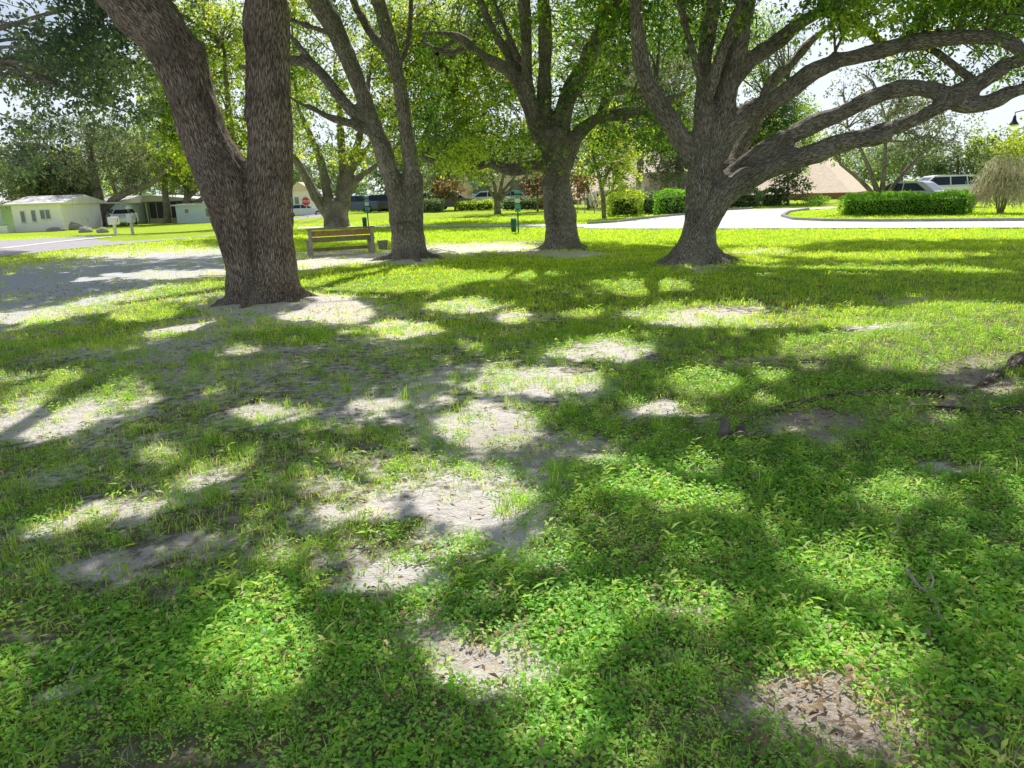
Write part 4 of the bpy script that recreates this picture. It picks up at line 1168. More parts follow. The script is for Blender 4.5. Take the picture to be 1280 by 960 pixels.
# kerb of the grass island
kp = gp(np.array([p[0] for p in dense([(1420, 276.4), (1300, 277), (1180, 277.6), (1100, 278), (1030, 277.3), (992, 275.5), (978, 271.5), (985, 266.5), (1010, 262.6)])]), np.array([p[1] for p in dense([(1420, 276.4), (1300, 277), (1180, 277.6), (1100, 278), (1030, 277.3), (992, 275.5), (978, 271.5), (985, 266.5), (1010, 262.6)])]))
m = MB()
for a, b_ in zip(kp, kp[1:]):
    d = b_ - a; L = np.linalg.norm(d[:2])
    m.box(((a[0] + b_[0]) / 2, (a[1] + b_[1]) / 2, a[2] + .05), (L + .02, .16, .16), rz=math.atan2(d[1], d[0]))
set_props(m.build('kerb', M['kerb']), 'grey kerb around the grass island', kind='structure')
kp = gp(np.array([p[0] for p in dense([(735, 280.6), (770, 278.6), (810, 273.6), (850, 269.6), (900, 263.6), (940, 261.6)])]), np.array([p[1] for p in dense([(735, 280.6), (770, 278.6), (810, 273.6), (850, 269.6), (900, 263.6), (940, 261.6)])]))
m = MB()
for a, b_ in zip(kp, kp[1:]):
    d = b_ - a; L = np.linalg.norm(d[:2])
    m.box(((a[0] + b_[0]) / 2, (a[1] + b_[1]) / 2, a[2] + .05), (L + .02, .16, .16), rz=math.atan2(d[1], d[0]))
set_props(m.build('kerb', M['kerb']), 'grey kerb along the hedge side of the driveway', kind='structure')
# car park behind the low hedges
pk = [pt(300, 240, 60), pt(820, 240, 60), pt(830, 240, 74), pt(290, 240, 74)]
for p in pk: p[2] = gH(p[0], p[1]) + .03
set_props(np_mesh('car_park', np.array(pk), np.array([[0, 1, 2, 3]]), M['asphalt']), 'grey asphalt car park behind the low hedges', kind='structure')


# ------------------------------------------------------------------ foreground growth
def frustum_pts(n, y0, y1, power=1.0):
    """uniform over the lawn for power 1; more towards the near end for smaller powers"""
    u = rng.random(n)
    e = 2 * power
    y = (y0 ** e + u * (y1 ** e - y0 ** e)) ** (1 / e) if abs(e) > 1e-3 else y0 * (y1 / y0) ** u
    x = rng.uniform(-.86, .86, n) * (y + .5)
    return x, y


def mask_all(x, y):
    P = np.stack([x, y, H(x, y)], -1); px, py, w = proj(P)
    return look(SANDM, px, py), look(WEEDM, px, py), px, py


# broad-leaved ground cover
n = 115000
x, y = frustum_pts(n, 1.5, 15, .62)
s, wd, px, py = mask_all(x, y)
q = s + (fbm2(x * 2.2 + 5, y * 2.2 + 3, 3) - .5) * .9 + (vn2(x * 9, y * 9) - .5) * .5
keep = (rng.random(n) < wd * 1.1) & (rng.random(n) < sst(.74, .30, q)) | ((rng.random(n) < .10) & (q < .66))
x = x[keep]; y = y[keep]; n = len(x)
szp = .74 * np.clip(.45 + 1.1 * fbm2(x * 1.6 + 60, y * 1.6, 3) * rng.uniform(.7, 1.5, n), .5, 1.55)
nl = 8
X = np.repeat(x, nl); Yv = np.repeat(y, nl); k = len(X)
hp = np.repeat(rng.uniform(.015, .06, n), nl)
ang = np.tile(np.arange(nl) * 2.4, n) + np.repeat(rng.uniform(0, 6.28, n), nl) + rng.normal(0, .3, k)
dist = np.maximum(1, Yv / 5.0) ** .55
rr = rng.uniform(.004, .045, k)
zz = hp * rng.uniform(.35, 1.0, k)
P = np.stack([X + np.cos(ang) * rr, Yv + np.sin(ang) * rr, H(X, Yv) + zz], -1)
D = np.stack([np.cos(ang), np.sin(ang), rng.normal(.02, .32, k)], -1)
Nn = np.stack([rng.normal(0, .32, k), rng.normal(0, .32, k), np.ones(k)], -1)
Ls = rng.uniform(.015, .032, k) * np.repeat(szp, nl) * dist
Dn = unit(D); S = unit(np.cross(Dn, Nn)); Nn = np.cross(S, Dn)
Lc = Ls[:, None]; Wc = (Ls * rng.uniform(.50, .68, k))[:, None]
V = np.stack([P, P + Dn * Lc * .32 + S * Wc * .46 + Nn * Wc * .14, P + Dn * Lc * .68 + S * Wc * .36 + Nn * Wc * .10, P + Dn * Lc - Nn * Lc * .14,
              P + Dn * Lc * .68 - S * Wc * .36 + Nn * Wc * .10, P + Dn * Lc * .32 - S * Wc * .46 + Nn * Wc * .14, P + Dn * Lc * .5], 1).reshape(-1, 3)
o7 = np.arange(k)[:, None] * 7
Fq = np.concatenate([o7 + np.array([[0, 1, 2, 6]]), o7 + np.array([[6, 2, 3, 4]]), o7 + np.array([[0, 6, 4, 5]])])
v = np.clip(.45 * np.repeat(rng.random(n), nl) + .35 * rng.random(k) + .25 * fbm2(X * 1.3, Yv * 1.3, 2), 0, .97)
v = np.where(rng.random(k) < .05, 1, v)
o = np_mesh('ground_cover', V, Fq, M['weed'], None, {'v': np.repeat(v, 7)})
set_props(o, 'low broad-leaved green ground cover over the foreground', kind='stuff')


# narrow-leaved weeds standing a little taller among the ground cover
n = 5200
x, y = frustum_pts(n, 1.5, 11, .6)
s, wd, px, py = mask_all(x, y)
keep = (rng.random(n) < .25 + .6 * wd) & (s + (fbm2(x * 1.1 + 70, y * 1.1 + 20, 3) - .5) * 2.2 < .42)
x = x[keep]; y = y[keep]; n = len(x); nl = 9
X = np.repeat(x, nl); Yv = np.repeat(y, nl); k = len(X)
ang = np.tile(np.arange(nl) * 2.4, n) + rng.normal(0, .4, k)
zz = np.tile(np.linspace(.01, 1, nl), n) * np.repeat(rng.uniform(.04, .12, n), nl)
P = np.stack([X + rng.normal(0, .008, k), Yv + rng.normal(0, .008, k), H(X, Yv) + zz], -1)
D = np.stack([np.cos(ang), np.sin(ang), rng.normal(.35, .25, k)], -1)
V, Fq = leaf_quads(P, D, np.stack([rng.normal(0, .2, k), rng.normal(0, .2, k), np.ones(k)], -1), rng.uniform(.03, .07, k) * np.maximum(1, Yv / 5) ** .4, rng.uniform(.008, .016, k) * np.maximum(1, Yv / 5) ** .5, .2)
v = np.clip(.25 + .5 * np.repeat(rng.random(n), nl) + .25 * rng.random(k), 0, .97)
o = np_mesh('weeds', V, Fq, M['grass'], None, {'v': np.repeat(v, 4)})
set_props(o, 'narrow-leaved weeds standing among the low ground cover', kind='stuff')


# grass blades
def blades(name, n, y0, y1, power, per, hl, wl, mat, label, weed_cut, sand_cut, dens=1.0, lean=.5, spread=.03):
    x, y = frustum_pts(n, y0, y1, power)
    s, wd, px, py = mask_all(x, y)
    s = s * (1 - sst(34, 42, y))
    q = s + (fbm2(x * 2.2 + 5, y * 2.2 + 3, 3) - .5) * .9 + (vn2(x * 9, y * 9) - .5) * .5
    keep = (rng.random(n) < sst(sand_cut + .28, sand_cut - .34, q)) & (rng.random(n) > wd * weed_cut) & (rng.random(n) < dens)
    # stay off the roads and walks
    for poly in ROADS:
        keep &= ~inpoly(px, py, poly)
    keep |= (rng.random(n) < .11) & (y < 14)
    x = x[keep]; y = y[keep]; n = len(x)
    X = np.repeat(x, per); Y_ = np.repeat(y, per); k = len(X)
    dist = np.maximum(1, Y_ / 6.0)
    X = X + rng.normal(0, spread, k) * dist ** .5; Y_ = Y_ + rng.normal(0, spread, k) * dist ** .5
    a = rng.uniform(0, 2 * PI, k)
    L = rng.uniform(.5, 1.2, k) * hl * np.repeat(rng.uniform(.6, 1.3, n), per) * np.minimum(dist ** .12, 1.3)
    W = rng.uniform(.7, 1.3, k) * wl * dist ** .8
    ln = np.abs(rng.normal(lean, .3, k))
    dirh = np.stack([np.cos(a), np.sin(a), np.zeros(k)], -1); sd = np.stack([-np.sin(a), np.cos(a), np.zeros(k)], -1)
    B = np.stack([X, Y_, H(X, Y_) - .004], -1)
    mid = B + dirh * (L * ln * .35)[:, None] + np.array([0, 0, 1]) * (L * .6)[:, None]
    tip = B + dirh * (L * ln)[:, None] + np.array([0, 0, 1]) * (L * np.clip(1 - ln * .35, .25, 1))[:, None]
    V = np.stack([B - sd * W[:, None] * .5, B + sd * W[:, None] * .5, mid + sd * W[:, None] * .42, mid - sd * W[:, None] * .42, tip], 1).reshape(-1, 3)
    o5 = np.arange(k)[:, None] * 5
    v = np.clip(.5 * np.repeat(rng.random(n), per) + .3 * rng.random(k) + .3 * (fbm2(X * .8 + 3, Y_ * .8, 2)) - .05, 0, .95)
    v = np.where(rng.random(k) < .05 + .12 * (np.repeat(q[keep], per) > .30), 1, v)
    o = np_mesh(name, V, [o5 + np.array([[0, 1, 2, 3]]), o5 + np.array([[3, 2, 4]])], mat, None, {'v': np.repeat(v, 5)})
    return set_props(o, label, kind='stuff')


def inpoly(px, py, poly):
    poly = np.array(poly); r = np.zeros(px.shape, bool); j = len(poly) - 1
    for i in range(len(poly)):
        xi, yi = poly[i]; xj, yj = poly[j]
        if yi != yj: r ^= ((yi > py) != (yj > py)) & (px < (xj - xi) * (py - yi) / (yj - yi) + xi)
        j = i
    return r


ROADS = [road_lo + road_hi[::-1], drive_lo + drive_hi, [(372, 286.6), (520, 284.6), (735, 284.6), (735, 280.2), (520, 281.4), (372, 283.6)]]
blades('grass', 21000, 1.5, 9, .75, 10, .066, .0036, M['grass'], 'short green grass of the foreground lawn', .70, .50, lean=.8)
blades('grass', 46000, 8, 46, .42, 9, .065, .0060, M['lawn'], 'short bright green grass of the lawn between the oaks', .5, .56, lean=.75, spread=.06)
# taller grass tufts standing out of the lawn
blades('grass', 130, 1.7, 9, .8, 26, .115, .0042, M['grass'], 'taller grass tufts scattered over the lawn', .3, .7, lean=.6, spread=.022)

# fallen leaves and bark chips
n = 90000
x, y = frustum_pts(n, 1.5, 16, .5)
s, wd, px, py = mask_all(x, y)
boost = np.exp(-(((px - 1040) / 150) ** 2 + ((py - 900) / 80) ** 2)) + np.exp(-(((px - 1050) / 140) ** 2 + ((py - 525) / 32) ** 2)) + .7 * np.exp(-(((px - 1230) / 90) ** 2 + ((py - 500) / 50) ** 2)) + .6 * np.exp(-(((px - 560) / 70) ** 2 + ((py - 800) / 50) ** 2))
keep = rng.random(n) < np.clip(.07 + .10 * s + boost * .9, 0, 1) * .9
x = x[keep]; y = y[keep]; k = len(x)
a = rng.uniform(0, 6.28, k)
P = np.stack([x, y, H(x, y) + .006 + rng.exponential(.006, k) + wd[keep] * rng.random(k) * .055], -1)
D = np.stack([np.cos(a), np.sin(a), rng.normal(0, .18, k)], -1); Nn = np.stack([rng.normal(0, .3, k), rng.normal(0, .3, k), np.ones(k)], -1)
L = rng.uniform(.012, .05, k) * np.maximum(1, y / 6) ** .5; W = L * rng.uniform(.18, .5, k)
st_ = rng.random(k) < .10
L = np.where(st_, rng.uniform(.05, .16, k), L); W = np.where(st_, rng.uniform(.003, .006, k) * np.maximum(1, y / 5), W)
V, Fq = leaf_quads(P, D, Nn, L, W, .3)
o = np_mesh('leaf_litter', V, Fq, M['litter'], None, {'v': np.repeat(rng.random(k), 4)})
set_props(o, 'dry brown fallen leaves and bits scattered over the ground', kind='stuff')


# ------------------------------------------------------------------ small things on the lawn
def twig(pts, r, label):
    P = gp(np.array([p[0] for p in pts], float), np.array([p[1] for p in pts], float), .035)
    c = P[0].copy()
    r = r * .75
    m = MB(); m.tube(P - c, [r * (1 - .6 * i / (len(P) - 1)) for i in range(len(P))], 7)
    k = len(P) // 2; d = P[k] - c
    m.tube([d, d + np.array([.05, .06, .02]), d + np.array([.07, .13, .03])], [r * .6, r * .45, r * .2], 6)
    o = m.build('fallen_twig', M['wood_grey'], None, True, c)
    return set_props(o, label, 'twig', 'fallen twigs on the grass')


twig([(1132, 722), (1146, 742), (1160, 752), (1170, 768), (1174, 784)], .012, 'curved grey twig lying in the green weeds near the right edge')
twig([(1108, 676), (1116, 681), (1124, 685)], .013, 'short pale stick in the weeds above the curved twig')
twig([(88, 858), (96, 840), (100, 832)], .007, 'tiny forked twig beside the bare patch at lower left')

b = gp(916, 548)
m = MB()
m.tube([(-.05, .0, -.03), (-.055, .02, .04), (-.04, .03, .085), (-.05, .05, .12), (-.02, .06, .13)], [.055, .042, .034, .020, .006], 9)
m.tube([(.05, .03, -.02), (.07, .05, .04), (.09, .09, .07)], [.045, .035, .012], 8)
m.tube([(-.02, .0, .0), (.16, -.03, .02), (.30, .0, -.02)], [.05, .035, .02], 8)
o = m.build('root_stump', M['root_wood'], None, True, b)
set_props(o, 'small weathered grey root stump sticking up from the leaf litter', 'stump')

# ------------------------------------------------------------------ bench, planter, pet waste stations
bl = gp(390, 321); br = gp(467, 316.5)
d = br - bl; rz = math.atan2(d[1], d[0]); ln = float(np.linalg.norm(d[:2]))
# local x runs along the back, local y points away from the camera (the way the bench faces)
t = thing('park_bench', bl, 'brown wooden park bench seen from behind, under the oaks', 'bench', None, rz)
for xx in (0.0, ln):
    m = MB(); m.box((xx, 0, .36), (.09, .09, .74), bevel=.008); m.build('rear_post', M['wood_grey'], t)
    m = MB(); m.box((xx, .50, .20), (.09, .09, .42), bevel=.008); m.build('front_leg', M['wood_grey'], t)
    m = MB(); m.box((xx, .27, .355), (.055, .42, .10), bevel=.006); m.build('seat_support', M['wood_olive'], t)
for k, (z, hgt, mt) in enumerate(((.62, .15, 'wood_brown'), (.455, .14, 'wood_olive'))):
    m = MB(); m.box((ln / 2, .062, z), (ln - .04, .035, hgt), bevel=.006); m.build('back_plank', M[mt], t)
m = MB(); m.box((ln / 2, .02, .752), (ln + .16, .13, .035), bevel=.006); m.build('top_rail', M['wood_olive'], t)
for yy in (.12, .29, .46):
    m = MB(); m.box((ln / 2, yy, .428), (ln + .18, .15, .04), bevel=.006); m.build('seat_plank', M['wood_olive'], t)
m = MB(); m.box((ln / 2, .56, .15), (ln - .09, .04, .09), bevel=.005); m.build('stretcher', M['wood_olive'], t)

b = gp(479, 312)
t = thing('concrete_planter', b, 'round grey planter pot on the grass right of the bench', 'planter')
m = MB(); m.lathe([(.10, 0), (.125, .03), (.16, .22), (.175, .24), (.175, .28), (.15, .28), (.145, .24)], n=24); m.build('pot', M['stone_grey'], t, True)
m = MB(); m.lathe([(.0, .235), (.144, .236)], n=24, cap=False); m.build('soil', M['soil_dark'], t)


def station(px, py, label, facing=0.0, s=1.0):
    b = gp(px, py)
    t = thing('pet_waste_station', b, label, 'waste station', 'pet waste stations along the footpath', facing)
    m = MB(); m.box((0, 0, .80 * s), (.05, .05, 1.66 * s), bevel=.004); m.build('post', M['green_metal'], t)
    m = MB(); m.lathe([(.085, .06), (.105, .10), (.115, .50), (.108, .52)], (-.18, -.02, 0), 18); bn = m.build('bin', M['green_metal'], t, True)
    m = MB(); m.lathe([(.122, .52), (.122, .56), (.08, .60), (.02, .61)], (-.18, -.02, 0), 18); m.build('bin_lid', M['teal_panel'], t, True)
    m = MB(); m.box((0, -.075, .98 * s), (.22, .10, .30), bevel=.012); dp = m.build('bag_dispenser', M['teal_panel'], t)
    m = MB(); m.box((0, -.128, .93 * s), (.09, .006, .04)); m.build('slot', M['black_metal'], dp)
    m = MB(); m.box((0, -.04, 1.32 * s), (.20, .014, .30), bevel=.004); sg = m.build('sign_panel', M['frame_white'], t)
    m = MB(); m.box((0, -.051, 1.40 * s), (.19, .006, .12)); m.build('sign_header', M['teal_panel'], sg)
    m = MB(); m.box((0, -.02, 1.58 * s), (.24, .06, .10), bevel=.02); m.build('cap', M['teal_panel'], t)
    return t


station(648, 291.5, 'green pet waste station with bin, left of the central oak trunk')
station(461, 286.5, 'green pet waste station rising just behind the right end of the bench', .1)

# ------------------------------------------------------------------ signs, mailboxes, lamp, stakes
b = pt(382, 249, 68.); b[2] -= 1.75
t = thing('stop_sign', b, 'red stop sign at the road bend, left of the oak behind the bench', 'road sign')
m = MB(); m.box((0, .03, 1.05), (.06, .05, 2.1)); m.build('post', M['rim'], t)
m = MB(); m.lathe([(.42, -.012), (.42, .012)], (0, -.02, 1.55), 8, 'Y'); pn = m.build('panel', M['frame_white'], t)
pn.rotation_euler = (0, 0, 0)
m = MB(); m.lathe([(.385, -.004), (.385, .004)], (0, -.037, 1.55), 8, 'Y'); fc = m.build('face', M['stop_red'], pn)
cu = bpy.data.curves.new('lettering', 'FONT'); cu.body = 'STOP'; cu.size = .30; cu.align_x = 'CENTER'; cu.align_y = 'CENTER'; cu.extrude = .002
to = bpy.data.objects.new('lettering_tmp', cu); C.objects.link(to)
dg = bpy.context.evaluated_depsgraph_get(); tm = bpy.data.meshes.new_from_object(to.evaluated_get(dg)); bpy.data.objects.remove(to)
tm.materials.append(M['frame_white']) if not tm.materials else None
tm.materials.clear(); tm.materials.append(M['frame_white'])
lo = bpy.data.objects.new('lettering', tm); C.objects.link(lo); lo.parent = pn; lo.location = (0, -.045, 1.55); lo.rotation_euler = (PI / 2, 0, 0)
for o_ in (pn, fc):
    for v_ in o_.data.vertices:
        cz = v_.co.z - 1.55; a = PI / 8
        v_.co.x, v_.co.z = v_.co.x * math.cos(a) - cz * math.sin(a), 1.55 + v_.co.x * math.sin(a) + cz * math.cos(a)


def mailbox(px, py, label, h, boxs, topknob):
    b = gp(px, py)
    t = thing('mailbox', b, label, 'mailbox', 'mailboxes across the road')
    m = MB(); m.box((0, 0, h * .35), (.13, .13, h * .72), bevel=.01); m.build('post', M['frame_white'], t)
    m = MB(); m.box((0, 0, h * .70 + boxs[2] / 2), boxs, bevel=.05); bx = m.build('box', M['white_wall'], t)
    m = MB(); m.box((boxs[0] / 2 + .006, .02, h * .70 + boxs[2] * .55), (.012, .03, .2)); m.build('flag', M['stop_red'], bx)
    if topknob:
        m = MB(); m.box((0, 0, h * .70 + boxs[2] + .12), (.08, .08, .24)); m.build('lamp_stem', M['black_metal'], t)
        m = MB(); m.lathe([(.02, 0), (.16, .05), (.18, .12), (.08, .2), (.01, .24)], (0, 0, h * .70 + boxs[2] + .24), 14); m.build('lamp_head', M['frame_white'], t, True)
mailbox(145, 294.5, 'wide white mailbox on a post by the road, left of the taller one', .85, (.42, .5, .42), False)
mailbox(166, 292.5, 'taller white mailbox post topped with a small lamp, by the road', 1.0, (.30, .4, .55), True)

# street lamp whose bell hangs in at the right edge
Yl = 30.0
lp = pt(1268, 150, Yl); pb = pt(1302, 250, Yl); pb[2] = gH(pb[0], pb[1])
t = thing('street_lamp', pb, 'dark bell-shaped street lamp hanging from an arm at the right edge', 'street lamp')
rel = lp - pb
m = MB(); m.lathe([(.11, 0), (.10, .5), (.06, .6), (.05, rel[2] + .3)], n=14); m.build('post', M['black_metal'], t, True)
m = MB(); m.tube([(0, 0, rel[2] + .1), (rel[0] * .35, 0, rel[2] + .34), (rel[0] * .75, 0, rel[2] + .36), (rel[0], 0, rel[2] + .28), (rel[0], 0, rel[2] + .16)], .02, 8); m.build('arm', M['black_metal'], t, True)
m = MB(); m.lathe([(.03, .18), (.05, .12), (.07, .0), (.11, -.08), (.17, -.15), (.175, -.17)], (rel[0], 0, rel[2]), 18); m.build('lamp_shade', M['black_metal'], t, True)
m = MB(); m.lathe([(.13, -.165), (.11, -.21), (.05, -.235), (.005, -.24)], (rel[0], 0, rel[2]), 16); m.build('bulb_glass', M['lamp_glass'], t, True)

b = gp(796, 269.5); q = pt(804, 232, b[1]) - b
m = MB(); m.tube([(0, 0, -.05), q * .5, q], [.045, .042, .04], 8)
m.box(q + np.array([0, 0, .0]), (.12, .05, .10), bevel=.01)
o = m.build('leaning_pole', M['frame_white'], None, True, b); set_props(o, 'thin white pole leaning in front of the bushy hedges', 'pole')
for k, (u, v_, lb) in enumerate(((722, 266, 'leftmost thin stake in the grass between the central oak and the slender tree'), (731, 266, 'middle thin stake in the grass left of the slender tree'), (743, 266.5, 'thin stake nearest the slender grey tree'))):
    b = gp(u, v_); m = MB(); m.tube([(0, 0, -.05), (.02, 0, .4), (.0, 0, .8)], [.03, .027, .02], 6); m.box((.0, 0, .78), (.06, .05, .05))
    set_props(m.build('garden_stake', M['wood_grey'], None, False, b), lb, 'stake', 'thin stakes in the grass')

# boulders across the road
def boulder(px, py, r, label, seed):
    b = gp(px, py)
    bm = bmesh.new(); bmesh.ops.create_icosphere(bm, subdivisions=3, radius=1)
    co = np.array([v.co[:] for v in bm.verts])
    dsp = 1 + .45 * (vn3(co * 1.3 + seed * 7.7 + 20) - .5) + .2 * (vn3(co * 3.4 + seed) - .5)
    for v, c, q in zip(bm.verts, co, dsp): v.co = Vector((c[0] * r[0] * q, c[1] * r[1] * q, max(c[2] * r[2] * q, -.1) + r[2] * .3))
    me = bpy.data.meshes.new('boulder'); bm.to_mesh(me); bm.free(); me.materials.append(M['stone_grey'])
    for p in me.polygons: p.use_smooth = True
    o = bpy.data.objects.new('boulder', me); C.objects.link(o); o.location = [float(q) for q in b]
    set_props(o, label, 'rock', 'rocks on the lawn across the road')
boulder(84, 287.5, (1.2, .7, .55), 'largest pale rock in front of the white house', 1)
boulder(70, 289, (.8, .6, .25), 'flat grey rock left of the largest pale rock', 2)
boulder(108, 290.5, (.5, .4, .35), 'dark rock on the grass left of the broad oak trunk', 3)
boulder(129, 291, (.45, .4, .3), 'dark rock on the grass under the broad oak, nearer the mailboxes', 4)


# ------------------------------------------------------------------ cars
def car(px, Y, heading, col, label, kind='sedan', z=None, hatch_open=False):
    p = pt(px, 245, Y); zz = gH(p[0], p[1]) + .03 if z is None else z
    t = thing('parked_car', (p[0], p[1], zz), label, 'car', 'parked cars', heading)
    suv = kind == 'suv'
    h1 = .95 if not suv else 1.14; top = 1.44 if not suv else 1.68
    L = 2.3; W = .88
    low = [(L, .35), (L + .02, .62), (L - .12, .78), (1.05, h1 - .04), (-1.55 if not suv else -2.1, h1), (-L + .04, h1 - .06), (-L, .62), (-L + .05, .32), (-1.9, .26), (1.95, .26)]
    m = MB(); m.prism(low, -W, W)
    bmesh.ops.bevel(m.bm, geom=[e for e in m.bm.edges], offset=.06, segments=2, affect='EDGES', profile=.6)
    cab = [(1.0, h1 - .06), (.25, top - .03), (-.1, top), (-.95, top - .01), (-1.25, top - .06), (-1.85, h1 - .03)] if not suv else [(1.1, h1 - .06), (.35, top - .04), (0, top), (-1.5, top - .03), (-1.85, top - .12), (-2.2, h1 - .03)]
    n0 = len(m.bm.verts)
    a = []; b2 = []
    zb = h1 - .06
    for x_, z_ in cab:
        f = (z_ - zb) / (top - zb); wv = W - .05 - .20 * f
        a.append(m.bm.verts.new((x_, -wv, z_))); b2.append(m.bm.verts.new((x_, wv, z_)))
    nn = len(cab)
    for i in range(nn): m.bm.faces.new((a[i], b2[i], b2[(i + 1) % nn], a[(i + 1) % nn]))
    m.bm.faces.new(a[::-1]); m.bm.faces.new(b2)
    body = m.build('body', M['paint_' + col], t)
    # glass: side windows, windscreen, rear window, a few mm proud
    def wv(z_): return W - .05 - .20 * (z_ - zb) / (top - zb)
    zt = top - .10; zl = h1 + .03
    for s_ in (-1, 1):
        m = MB()
        if suv: segs = [[(.86, zl), (.36, zt), (-.38, zt), (-.38, zl)], [(-.44, zl), (-.44, zt), (-1.18, zt), (-1.22, zl)], [(-1.28, zl), (-1.24, zt), (-1.62, zt - .02), (-1.9, zl + .06)]]
        else: segs = [[(.74, zl), (.22, zt), (-.36, zt), (-.36, zl)], [(-.42, zl), (-.42, zt), (-.98, zt), (-1.45, zl)]]
        for sg in segs:
            vs = [m.bm.verts.new((x_, s_ * (wv(z_) + .006), z_)) for x_, z_ in sg]; m.bm.faces.new(vs)
        m.build('side_window', M['dark_glass'], t)
    def slab(p, q, name):
        m = MB(); dx = q[0] - p[0]; dz = q[1] - p[1]; l = math.hypot(dx, dz); nx_, nz_ = dz / l, -dx / l
        if p[0] < 0: nx_, nz_ = -abs(dz / l), abs(dx / l)
        else: nx_, nz_ = abs(dz / l), abs(dx / l)
        vs = []
        for f, s_ in ((.14, -1), (.14, 1), (.88, 1), (.88, -1)):
            x_ = p[0] + dx * f + nx_ * .006; z_ = p[1] + dz * f + nz_ * .006
            vs.append(m.bm.verts.new((x_, s_ * (wv(z_) - .09), z_)))
        m.bm.faces.new(vs); m.build(name, M['dark_glass'], t)
    slab(cab[0], cab[1], 'windscreen'); slab(cab[-1], cab[-2], 'rear_window')
    for sx in (1.42, -1.42):
        for sy in (-1, 1):
            m = MB(); m.lathe([(.18, -.10), (.31, -.10), (.335, -.07), (.335, .07), (.31, .10), (.18, .10)], (sx, sy * .80, .335), 20, 'Y'); wh = m.build('wheel', M['tyre'], t, True)
            m = MB(); m.lathe([(.20, -.105), (.19, .105)], (sx, sy * .80, .335), 14, 'Y'); m.build('rim', M['rim'], wh)
    for sy in (-1, 1):
        m = MB(); m.box((-L + .02, sy * .66, .74 if not suv else .88), (.06, .30, .14 if not suv else .22), bevel=.015); m.build('tail_light', M['red_light'], t)
        m = MB(); m.box((L - .05, sy * .64, .66), (.08, .32, .12), bevel=.015); m.build('headlight', M['clear_light'], t)
        m = MB(); m.box((.78, sy * .97, h1 + .02), (.12, .20, .13), bevel=.03); m.build('mirror', M['paint_' + col], t)
    if hatch_open:
        m = MB(); m.box((-L - .15, 0, top - .02), (.95, 1.25, .06), ry=.25, bevel=.02); m.build('boot_lid', M['paint_' + col], t)
    return t


car(1168, 40, PI - .12, 'white', 'white estate car behind the right part of the clipped hedge', 'suv')
car(1124, 37.5, PI * .74, 'silver', 'silver hatchback with red tail light behind the clipped hedge, left of the white estate', 'sedan')
car(438, 64, PI + .1, 'blue', 'bright blue car seen just right of the oak behind the bench')
car(478, 65, .2, 'navy', 'dark navy car left of the slender forked oak, behind the low hedge')
car(531, 64, PI - .1, 'blue', 'blue car just right of the slender forked oak trunk')
car(566, 63, .1, 'slate', 'slate-blue car parked behind the young coppery tree')
car(604, 64, PI, 'white', 'white car behind the sunlit low hedge, left of the vase-shaped tree')
car(642, 66, .15, 'aqua', 'pale aqua car just right of the vase-shaped pale tree')
car(676, 63, PI + .1, 'white', 'white car half hidden by the left side of the central oak')
car(762, 64, 0.05, 'white', 'white car behind the slender grey tree')
car(379, 84, .25, 'silver', 'pale silver car below the red stop sign')
car(150, 76, -PI * .42, 'white', 'white vehicle with dark windscreen in the carport of the far house', 'suv')


# ------------------------------------------------------------------ buildings
def win(m, x, z, w, h, y=-.02, t=None, glass='window_glass', parent=None):
    fr = MB(); fr.box((x, y, z), (w + .14, .05, h + .14)); f = fr.build('window', M['frame_white'], parent)
    pn = MB(); pn.box((x, y - .03, z), (w, .02, h)); pn.build('pane', M[glass], f)
    si = MB(); si.box((x, y - .05, z - h / 2 - .09), (w + .2, .10, .05)); si.build('sill', M['frame_white'], f)


def house(px, py, rz, ln, dp, hw, label, wall, roof, wins, rise=.9, over=.5, name='house', cat='house', door=None, hip=.0):
    b = gp(px, py)
    t = thing(name, b, label, cat, 'white houses across the road' if cat == 'house' else None, rz)
    m = MB(); m.box((ln / 2, dp / 2, hw / 2 - .1), (ln, dp, hw + .2)); m.build('wall', M[wall], t)
    m = MB()
    x0, x1, y0, y1 = -over, ln + over, -over, dp + over
    vs = [m.bm.verts.new(q) for q in ((x0, y0, hw), (x1, y0, hw), (x1, y1, hw), (x0, y1, hw), (x0 + hip, dp / 2, hw + rise), (x1 - hip, dp / 2, hw + rise),
                                      (x0, y0, hw + .12), (x1, y0, hw + .12), (x1, y1, hw + .12), (x0, y1, hw + .12))]
    for f in ((0, 3, 2, 1), (0, 1, 7, 6), (1, 2, 8, 7), (2, 3, 9, 8), (3, 0, 6, 9), (6, 7, 5, 4), (8, 9, 4, 5), (7, 8, 5), (9, 6, 4)):
        m.bm.faces.new([vs[i] for i in f])
    m.build('roof', M[roof], t)
    for (x, z, w, h) in wins: win(m, x, z, w, h, parent=t)
    if door:
        x, w, h = door
        d_ = MB(); d_.box((x, -.02, h / 2), (w, .06, h)); dd = d_.build('door', M['frame_white'], t)
        d_ = MB(); d_.lathe([(.03, -.04), (.03, .02)], (x + w * .35, -.07, h * .48), 8, 'Y'); d_.build('handle', M['rim'], dd)
    return t


house(20, 290.5, .10, 4.1, 8, 2.3, 'white house with three windows at the left, partly behind hanging oak leaves', 'white_wall', 'white_roof',
      [(.85, 1.3, .32, .95), (1.75, 1.35, .32, .95), (2.5, 1.45, .34, .75), (2.95, 1.45, .34, .75)], .8, .45)
house(-80, 290, .0, 7.0, 6, 2.35, 'white house wing at the far left edge, bluish shade in its wall colour', 'shaded_white_wall', 'white_roof', [(5.9, 1.4, .5, 1.1), (2, 1.4, .9, 1.1)], .8, .45)
